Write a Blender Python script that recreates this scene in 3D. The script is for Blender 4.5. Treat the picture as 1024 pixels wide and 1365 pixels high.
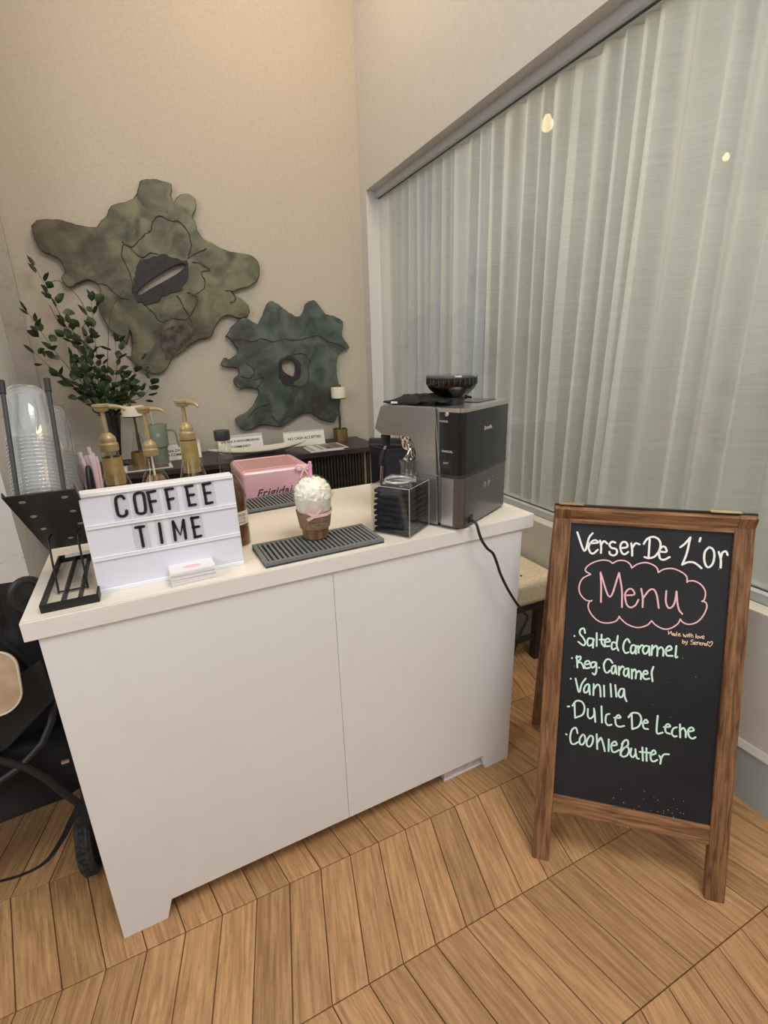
import bpy, bmesh, math, random
from mathutils import Vector, Matrix, noise as mn

for o in list(bpy.data.objects):
    bpy.data.objects.remove(o)
SC = bpy.context.scene
COL = SC.collection
PI = math.pi

# ------------------------------------------------------------------ camera
F_PX, YAW, PITCH, ROLL = 643.528, 0.42907, 0.31409, -0.02975
CAM = Vector((-0.01823, -1.27681, 1.39971))
fw = Vector((math.sin(YAW)*math.cos(PITCH), math.cos(YAW)*math.cos(PITCH), -math.sin(PITCH)))
r0 = Vector((math.cos(YAW), -math.sin(YAW), 0)); u0 = r0.cross(fw)
rt = math.cos(ROLL)*r0 + math.sin(ROLL)*u0
up = -math.sin(ROLL)*r0 + math.cos(ROLL)*u0
cd = bpy.data.cameras.new('camera'); cam = bpy.data.objects.new('camera', cd); COL.objects.link(cam)
cd.sensor_fit = 'VERTICAL'; cd.sensor_height = 24.0; cd.lens = F_PX/1365*24.0
cd.clip_start = 0.02
M3 = Matrix((rt, up, -fw)).transposed()
cam.matrix_world = Matrix.Translation(CAM) @ M3.to_4x4()
SC.camera = cam

# ------------------------------------------------------------------ world, lights, exposure
w = bpy.data.worlds.new('world'); SC.world = w; w.use_nodes = True
w.node_tree.nodes['Background'].inputs[0].default_value = (0.75, 0.85, 1.0, 1)
w.node_tree.nodes['Background'].inputs[1].default_value = 0.3
SC.view_settings.view_transform = 'Standard'; SC.view_settings.look = 'None'
SC.view_settings.gamma = 1.0; SC.view_settings.use_curve_mapping = False
SC.view_settings.exposure = 0.08
def area(name, loc, target, sx, sy, power, col):
    l = bpy.data.lights.new(name, 'AREA'); l.shape = 'RECTANGLE'; l.size = sx; l.size_y = sy
    l.energy = power; l.color = col
    o = bpy.data.objects.new(name, l); COL.objects.link(o); o.location = loc
    o.rotation_euler = (Vector(target)-Vector(loc)).to_track_quat('-Z', 'Y').to_euler()
    return o
area('daylight_left', (-2.4, -1.3, 2.5), (1.5, 0.5, 1.7), 2.2, 1.8, 62, (0.96, 0.98, 1.0))
area('daylight_rear', (0.4, -4.3, 2.3), (0.6, 0.0, 0.9), 2.6, 2.4, 26, (0.96, 0.98, 1.0))
area('downlight_group', (0.9, -1.6, 3.7), (0.7, -0.1, 0.3), 1.2, 1.2, 52, (1.0, 0.955, 0.90))
area('warm_wall_glow', (0.85, 1.25, 4.1), (0.75, 1.5, 0), 1.0, 0.8, 21, (1.0, 0.76, 0.50))
area('next_room_glow', (3.6, 0.3, 2.9), (1.7, 0.7, 1.2), 2.4, 1.6, 62, (1.0, 0.93, 0.80))

# ------------------------------------------------------------------ helpers
def new_bm(): return bmesh.new()
def obj(name, bm, mat=None, parent=None, loc=(0,0,0), rot=(0,0,0), smooth=False, bevel=0, seg=2, sub=0):
    me = bpy.data.meshes.new(name)
    bmesh.ops.recalc_face_normals(bm, faces=bm.faces)
    bm.to_mesh(me); bm.free()
    if smooth:
        for p in me.polygons: p.use_smooth = True
        if smooth != 'all': me.set_sharp_from_angle(angle=math.radians(40))
    return obj_me(name, me, mat, parent, loc, rot, bevel, seg, sub)
def obj_me(name, me, mat=None, parent=None, loc=(0,0,0), rot=(0,0,0), bevel=0, seg=2, sub=0):
    o = bpy.data.objects.new(name, me); COL.objects.link(o)
    if mat and not me.materials: me.materials.append(mat)
    if parent: o.parent = parent
    o.location = loc; o.rotation_euler = rot
    if bevel:
        m = o.modifiers.new('bevel', 'BEVEL'); m.width = bevel; m.segments = seg; m.limit_method = 'ANGLE'; m.harden_normals = False
    if sub:
        m = o.modifiers.new('sub', 'SUBSURF'); m.levels = sub; m.render_levels = sub
    return o
def tag(o, label, cat, group=None, kind=None):
    o['label'] = label; o['category'] = cat
    if group: o['group'] = group
    if kind: o['kind'] = kind
    return o
def thing(name, label, cat, loc=(0,0,0), rotz=0, group=None):
    o = bpy.data.objects.new(name, None); COL.objects.link(o); o.empty_display_size = 0.05
    o.location = loc; o.rotation_euler = (0, 0, rotz)
    return tag(o, label, cat, group)
def struct(o):
    o['kind'] = 'structure'; return o
def box(bm, x0, x1, y0, y1, z0, z1, M=None):
    vs = [bm.verts.new((x, y, z)) for x in (x0, x1) for y in (y0, y1) for z in (z0, z1)]
    if M:
        for v in vs: v.co = M @ v.co
    for f in ((0,1,3,2),(4,6,7,5),(0,4,5,1),(2,3,7,6),(0,2,6,4),(1,5,7,3)):
        bm.faces.new([vs[i] for i in f])
    return bm
def boxbm(*a, **k): return box(new_bm(), *a, **k)
def lathe(bm, prof, n=32, c=(0,0), cap=True, M=None):
    """prof: list of (r, z) from bottom to top"""
    rings = []
    for r, z in prof:
        if r < 1e-6: rings.append([bm.verts.new((c[0], c[1], z))])
        else: rings.append([bm.verts.new((c[0]+r*math.cos(2*PI*i/n), c[1]+r*math.sin(2*PI*i/n), z)) for i in range(n)])
    for a, b in zip(rings, rings[1:]):
        if len(a) == 1 and len(b) == 1: continue
        for i in range(n):
            j = (i+1) % n
            if len(a) == 1: bm.faces.new((a[0], b[j], b[i]))
            elif len(b) == 1: bm.faces.new((a[i], a[j], b[0]))
            else: bm.faces.new((a[i], a[j], b[j], b[i]))
    if cap:
        if len(rings[0]) > 1: bm.faces.new(rings[0][::-1])
        if len(rings[-1]) > 1: bm.faces.new(rings[-1])
    if M:
        for r_ in rings:
            for v in r_: v.co = M @ v.co
    return bm
def lathebm(*a, **k): return lathe(new_bm(), *a, **k)
def crom(pts, k=4):
    """Catmull-Rom resampling"""
    P = [Vector(p) for p in pts]
    if len(P) < 3: return P
    out = []
    E = [P[0]*2-P[1]] + P + [P[-1]*2-P[-2]]
    for i in range(1, len(E)-2):
        for t in range(k):
            t /= k
            a, b, c, d = E[i-1:i+3]
            out.append(0.5*((2*b)+(c-a)*t+(2*a-5*b+4*c-d)*t*t+(3*b-a-3*c+d)*t**3))
    out.append(P[-1]); return out
def tube(bm, pts, r, n=8, rr=None, closed=False):
    P = [Vector(p) for p in pts]; rings = []
    up0 = Vector((0,0,1)); m = len(P)
    prevN = None
    for i, p in enumerate(P):
        if closed: t = (P[(i+1) % m]-P[i-1])
        else: t = (P[min(i+1, m-1)]-P[max(i-1, 0)])
        t = t.normalized() if t.length > 1e-9 else Vector((0,0,1))
        if prevN is None:
            a = up0 if abs(t.z) < .9 else Vector((1,0,0))
            N = t.cross(a).normalized()
        else:
            N = (prevN - t*prevN.dot(t)); N = N.normalized() if N.length > 1e-6 else t.orthogonal().normalized()
        B = t.cross(N); prevN = N
        R = r if rr is None else rr[i]
        rings.append([bm.verts.new(p + (N*math.cos(2*PI*k/n)+B*math.sin(2*PI*k/n))*R) for k in range(n)])
    pairs = list(zip(rings, rings[1:]))
    if closed: pairs.append((rings[-1], rings[0]))
    for a, b in pairs:
        for k in range(n):
            j = (k+1) % n; bm.faces.new((a[k], a[j], b[j], b[k]))
    if not closed:
        bm.faces.new(rings[0][::-1]); bm.faces.new(rings[-1])
    return bm
def prism(bm, poly, z0, z1, axes='xy'):
    """extrude a 2D polygon; axes names the plane of the polygon"""
    def mk(a, b, c):
        return {'xy': (a,b,c), 'xz': (a,c,b), 'yz': (c,a,b)}[axes]
    A = [bm.verts.new(mk(x, y, z0)) for x, y in poly]
    B = [bm.verts.new(mk(x, y, z1)) for x, y in poly]
    n = len(poly)
    bm.faces.new(A); bm.faces.new(B[::-1])
    for i in range(n):
        j = (i+1) % n; bm.faces.new((A[j], A[i], B[i], B[j]))
    return bm
def rrect(x0, x1, y0, y1, r, n=5):
    out = []
    for cx, cy, a0 in ((x1-r, y1-r, 0), (x0+r, y1-r, PI/2), (x0+r, y0+r, PI), (x1-r, y0+r, 1.5*PI)):
        for i in range(n+1):
            a = a0 + PI/2*i/n; out.append((cx+r*math.cos(a), cy+r*math.sin(a)))
    return out
def ribbon(bm, pts, wdt, h, to3):
    """flat stroke of constant width on a plane; pts 2D, to3(u, v, out) -> 3D"""
    P = [Vector((p[0], p[1])) for p in pts]; m = len(P)
    L, R = [], []
    for i, p in enumerate(P):
        t = P[min(i+1, m-1)]-P[max(i-1, 0)]
        if t.length < 1e-9: t = Vector((1, 0))
        t.normalize(); nn = Vector((-t.y, t.x))*wdt/2
        L.append(p+nn); R.append(p-nn)
    outl = []
    t = (P[-1]-P[-2]).normalized(); a0 = math.atan2(t.y, t.x)
    capE = [P[-1]+Vector((math.cos(a0+q), math.sin(a0+q)))*wdt/2 for q in (PI/4, 0, -PI/4)]
    t = (P[0]-P[1]).normalized(); a0 = math.atan2(t.y, t.x)
    capS = [P[0]+Vector((math.cos(a0+q), math.sin(a0+q)))*wdt/2 for q in (PI/4, 0, -PI/4)]
    TL = [bm.verts.new(to3(p.x, p.y, h)) for p in L]; TR = [bm.verts.new(to3(p.x, p.y, h)) for p in R]
    for i in range(m-1): bm.faces.new((TL[i], TR[i], TR[i+1], TL[i+1]))
    cE = [bm.verts.new(to3(p.x, p.y, h)) for p in capE]; cS = [bm.verts.new(to3(p.x, p.y, h)) for p in capS]
    bm.faces.new([TL[-1], TR[-1]]+cE[::-1]); bm.faces.new([TR[0], TL[0]]+cS[::-1])
    return bm
def parse(s):
    return [[tuple(map(float, c.split(','))) for c in st.split()] for st in s.split('|')]
def text_mesh(body, size, extrude=0.0002, align='CENTER', shear=0, spacing=1.0, bold=0):
    cu = bpy.data.curves.new('text', 'FONT'); cu.offset = bold; cu.body = body; cu.size = size; cu.extrude = extrude
    cu.align_x = align; cu.align_y = 'CENTER'; cu.shear = shear; cu.space_character = spacing; cu.resolution_u = 3
    o = bpy.data.objects.new('text', cu); COL.objects.link(o)
    me = bpy.data.meshes.new_from_object(o); me.name = 'text'
    bpy.data.objects.remove(o); return me
def curve_slab(name, outer, holes, depth, bevel=0.0):
    cu = bpy.data.curves.new(name, 'CURVE'); cu.dimensions = '2D'; cu.fill_mode = 'BOTH'
    cu.extrude = depth/2; cu.bevel_depth = bevel; cu.bevel_resolution = 1; cu.offset = -bevel
    for pl in [outer]+holes:
        sp = cu.splines.new('POLY'); sp.points.add(len(pl)-1); sp.use_cyclic_u = True
        for q, p in zip(sp.points, pl): q.co = (p[0], p[1], 0, 1)
    o = bpy.data.objects.new(name, cu); COL.objects.link(o)
    me = bpy.data.meshes.new_from_object(o); bpy.data.objects.remove(o); me.name = name
    return me

# ------------------------------------------------------------------ materials
def mat(name, col, rough=0.5, metal=0.0, spec=0.5, **k):
    m = bpy.data.materials.new(name); m.use_nodes = True
    b = m.node_tree.nodes['Principled BSDF']
    b.inputs['Base Color'].default_value = (*col, 1); b.inputs['Roughness'].default_value = rough
    b.inputs['Metallic'].default_value = metal; b.inputs['Specular IOR Level'].default_value = spec
    for a, v in k.items():
        b.inputs[a.replace('_', ' ').title()].default_value = v
    return m
def N(m, t, **kw):
    n = m.node_tree.nodes.new(t)
    for a, v in kw.items(): setattr(n, a, v)
    return n
def lk(m, a, ao, b, bi): m.node_tree.links.new(a.outputs[ao], b.inputs[bi])
def noisy(m, c1, c2, scale=10, stretch=(1,1,1), detail=5, lo=.35, hi=.65, bump=0, coord='Object', rnd=0, bscale=None, distort=0, rough=None):
    """mix two colours by stretched noise in object space (+ random tint per object)"""
    b = m.node_tree.nodes['Principled BSDF']
    tc = N(m, 'ShaderNodeTexCoord'); mp = N(m, 'ShaderNodeMapping'); mp.inputs['Scale'].default_value = stretch
    lk(m, tc, coord, mp, 'Vector')
    src = mp
    if rnd:
        oi = N(m, 'ShaderNodeObjectInfo'); ad = N(m, 'ShaderNodeVectorMath', operation='ADD'); ml = N(m, 'ShaderNodeVectorMath', operation='SCALE')
        cb = N(m, 'ShaderNodeCombineXYZ')
        for i in range(3): lk(m, oi, 'Random', cb, i)
        lk(m, cb, 0, ml, 0); ml.inputs['Scale'].default_value = 57.0
        lk(m, mp, 0, ad, 0); lk(m, ml, 0, ad, 1); src = ad
    nz = N(m, 'ShaderNodeTexNoise'); nz.inputs['Scale'].default_value = scale; nz.inputs['Detail'].default_value = detail
    nz.inputs['Distortion'].default_value = distort
    lk(m, src, 0, nz, 'Vector')
    cr = N(m, 'ShaderNodeValToRGB'); cr.color_ramp.elements[0].position = lo; cr.color_ramp.elements[1].position = hi
    cr.color_ramp.elements[0].color = (*c1, 1); cr.color_ramp.elements[1].color = (*c2, 1)
    lk(m, nz, 0, cr, 0)
    out = (cr, 0)
    if rnd:
        hs = N(m, 'ShaderNodeHueSaturation'); mr = N(m, 'ShaderNodeMapRange')
        mr.inputs['To Min'].default_value = 1-rnd; mr.inputs['To Max'].default_value = 1+rnd
        lk(m, oi, 'Random', mr, 0); lk(m, mr, 0, hs, 'Value'); lk(m, cr, 0, hs, 'Color'); out = (hs, 0)
    lk(m, out[0], out[1], b, 'Base Color')
    if bump:
        bp = N(m, 'ShaderNodeBump'); bp.inputs['Strength'].default_value = bump; bp.inputs['Distance'].default_value = 0.002
        if bscale:
            n2 = N(m, 'ShaderNodeTexNoise'); n2.inputs['Scale'].default_value = bscale; n2.inputs['Detail'].default_value = 4
            lk(m, src, 0, n2, 'Vector'); lk(m, n2, 0, bp, 'Height')
        else: lk(m, nz, 0, bp, 'Height')
        lk(m, bp, 0, b, 'Normal')
    m['nz'] = nz.name; m['col'] = out[0].name
    return m
def veins(m, vc, scale=2.5, width=.02, amt=.6):
    """thin marble veins on top of the existing base colour"""
    nt = m.node_tree; b = nt.nodes['Principled BSDF']; src = b.inputs['Base Color'].links[0].from_socket
    tc = N(m, 'ShaderNodeTexCoord'); nz = N(m, 'ShaderNodeTexNoise'); nz.inputs['Scale'].default_value = scale; nz.inputs['Detail'].default_value = 6; nz.inputs['Distortion'].default_value = 1.2
    lk(m, tc, 'Object', nz, 'Vector')
    s = N(m, 'ShaderNodeMath', operation='SUBTRACT'); s.inputs[1].default_value = .5; lk(m, nz, 0, s, 0)
    a = N(m, 'ShaderNodeMath', operation='ABSOLUTE'); lk(m, s, 0, a, 0)
    mr = N(m, 'ShaderNodeMapRange'); mr.inputs['From Max'].default_value = width; mr.inputs['To Min'].default_value = amt; mr.inputs['To Max'].default_value = 0
    lk(m, a, 0, mr, 0)
    mx = N(m, 'ShaderNodeMix', data_type='RGBA'); lk(m, mr, 0, mx, 0); nt.links.new(src, mx.inputs[6]); mx.inputs[7].default_value = (*vc, 1)
    nt.links.new(mx.outputs[2], b.inputs['Base Color'])
    return m
def clear(name, tint=(1,1,1), alpha_gloss=1.0, rough=0.02, ior=1.45, milk=0.0, milkcol=(1,1,1)):
    """thin clear material: transparent with fresnel reflection and optional milkiness"""
    m = bpy.data.materials.new(name); m.use_nodes = True; nt = m.node_tree; nt.nodes.clear()
    o = N(m, 'ShaderNodeOutputMaterial'); t = N(m, 'ShaderNodeBsdfTransparent'); t.inputs[0].default_value = (*tint, 1)
    g = N(m, 'ShaderNodeBsdfGlossy'); g.inputs['Roughness'].default_value = rough
    lw = N(m, 'ShaderNodeLayerWeight'); lw.inputs[0].default_value = .5
    pw = N(m, 'ShaderNodeMath', operation='POWER'); pw.inputs[1].default_value = 5; lk(m, lw, 'Facing', pw, 0)
    f0 = ((ior-1)/(ior+1))**2
    mu = N(m, 'ShaderNodeMath', operation='MULTIPLY_ADD', use_clamp=True); mu.inputs[1].default_value = (1-f0)*alpha_gloss*.8; mu.inputs[2].default_value = f0*alpha_gloss; lk(m, pw, 0, mu, 0)
    mx = N(m, 'ShaderNodeMixShader'); lk(m, mu, 0, mx, 0)
    if milk:
        d = N(m, 'ShaderNodeBsdfDiffuse'); d.inputs[0].default_value = (*milkcol, 1)
        m2 = N(m, 'ShaderNodeMixShader'); m2.inputs[0].default_value = milk; lk(m, t, 0, m2, 1); lk(m, d, 0, m2, 2); lk(m, m2, 0, mx, 1)
    else: lk(m, t, 0, mx, 1)
    lk(m, g, 0, mx, 2); lk(m, mx, 0, o, 0)
    return m

# ------------------------------------------------------------------ traced outlines and pen strokes, in millimetres on their own planes
BIG = '-480,2133 -449,2162 -395,2173 -326,2171 -267,2157 -214,2146 -164,2150 -134,2185 -102,2206 -81,2249 -43,2276 27,2295 66,2322 94,2375 114,2410 164,2420 223,2417 271,2407 278,2389 268,2350 278,2316 302,2343 346,2363 387,2355 405,2323 398,2284 371,2242 387,2204 392,2168 419,2125 471,2104 522,2074 600,2057 692,2051 736,2021 756,1963 735,1902 682,1861 621,1842 552,1818 603,1788 646,1753 660,1703 629,1669 576,1662 519,1680 470,1661 429,1612 385,1544 314,1527 253,1496 192,1457 130,1413 89,1358 40,1326 -12,1333 -79,1380 -103,1442 -86,1507 -84,1592 -115,1507 -142,1550 -194,1593 -214,1645 -230,1696 -226,1757 -203,1807 -220,1852 -259,1865 -308,1850 -350,1825 -379,1836 -389,1874 -369,1909 -374,1947 -399,1983 -448,2003 -472,2035 -480,2080'
BIGHOLE = '-15,1797 18,1833 76,1875 144,1918 213,1956 275,1979 293,1965 251,1929 204,1900 135,1863 68,1828 11,1794'
BIGDARK = '-28,1811 -12,1883 4,1933 42,1981 117,2008 181,2021 252,2004 296,1992 301,1935 273,1860 234,1817 156,1794 75,1745 12,1740 -25,1760'
BIGDARK2 = '86,1580 148,1615 250,1622 282,1593 269,1549 218,1505 135,1433 104,1419 84,1478 76,1536'
BIGCR = '-44,2082 -28,2064 16,2060 79,2121 123,2150 152,2209 189,2231 239,2209 293,2207 338,2138 339,2071 313,2009|-41,2063 -56,1998 -38,1934 -25,1855 -34,1801|313,2009 367,2039 429,2069|-21,2071 46,2003 102,2026 142,2021|16,1741 62,1693 98,1637 169,1658 239,1651 280,1680 336,1767 305,1802 278,1815|217,1793 260,1694 286,1622|331,1990 387,1978 434,1946 381,1930 396,1881 383,1839 334,1802|516,1828 561,1821 570,1771 538,1755|-213,1850 -164,1838 -110,1779 -60,1767'
SMALL = '485,1549 526,1602 577,1650 624,1664 673,1640 707,1626 745,1684 777,1747 805,1769 836,1763 891,1724 942,1690 990,1674 1032,1706 1058,1761 1094,1781 1127,1772 1163,1727 1195,1692 1247,1682 1304,1656 1324,1625 1312,1540 1364,1464 1316,1444 1278,1418 1256,1358 1254,1270 1265,1203 1282,1180 1260,1021 1224,937 1179,923 1102,952 1044,991 998,1006 938,993 889,963 841,945 793,920 727,935 662,948 582,922 523,922 495,957 481,1003 535,1029 581,1052 623,1097 656,1149 663,1190 625,1208 566,1206 516,1219 503,1271 541,1300 535,1341 485,1351 441,1356 434,1379 463,1415 492,1402 536,1431 554,1455 533,1490 516,1520'
SMALLHOLE = '841,1361 865,1381 904,1388 936,1368 944,1326 928,1273 894,1280 857,1303 843,1330'
SMALLRIM = '825,1372 856,1402 906,1411 955,1389 982,1351 975,1293 936,1241 888,1205 844,1218 815,1267 815,1320'
SMALLCR = '506,1520 578,1529 648,1513 713,1532 785,1511 873,1525 960,1519 1052,1533 1121,1548 1189,1510 1258,1488 1329,1454|929,1421 998,1430 1046,1386 1035,1323 1028,1236 979,1201 911,1210|529,1198 595,1225 645,1202 707,1272 631,1265|963,1008 983,1046 973,1063|1050,990 1044,1059|734,1003 785,955 846,994 902,979|570,1005 630,1065 720,1091|591,1379 648,1326 611,1276 550,1289'
LETTERS = '82.4,200.6 78.4,206.6 70.4,205.6 66.4,198.6 65.4,174.6 67.3,165.6 74.3,162.6 81.4,166.6 82.4,173.6|110.5,208.6 102.4,202.6 101.4,172.6 103.4,164.6 111.4,162.6 118.4,167.6 120.5,199.6 117.5,207.6 110.5,208.6|129.5,205.6 130.4,162.6|128.5,206.6 143.5,207.6|130.4,185.6 141.4,185.6|165.5,207.6 166.4,163.6|164.5,207.6 179.5,207.6|165.5,184.6 177.4,185.6|207.5,206.6 208.5,164.6|205.5,207.6 220.5,208.6|207.5,187.6 220.5,187.6|207.5,164.6 221.5,164.6|243.6,207.6 244.5,163.6|242.6,207.6 258.6,208.6|244.5,187.6 256.5,186.6|243.5,162.6 257.5,163.6|93.3,133.6 109.3,133.5|101.3,133.5 101.2,88.5|140.4,134.6 139.3,89.5|168.4,133.6 167.3,89.5|168.4,133.6 179.3,99.5 190.4,133.6|190.4,133.6 189.3,89.5|208.4,135.5 209.3,89.5|207.4,134.5 222.4,134.6|207.3,112.5 220.4,112.5|208.3,88.5 222.3,89.5'
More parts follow.
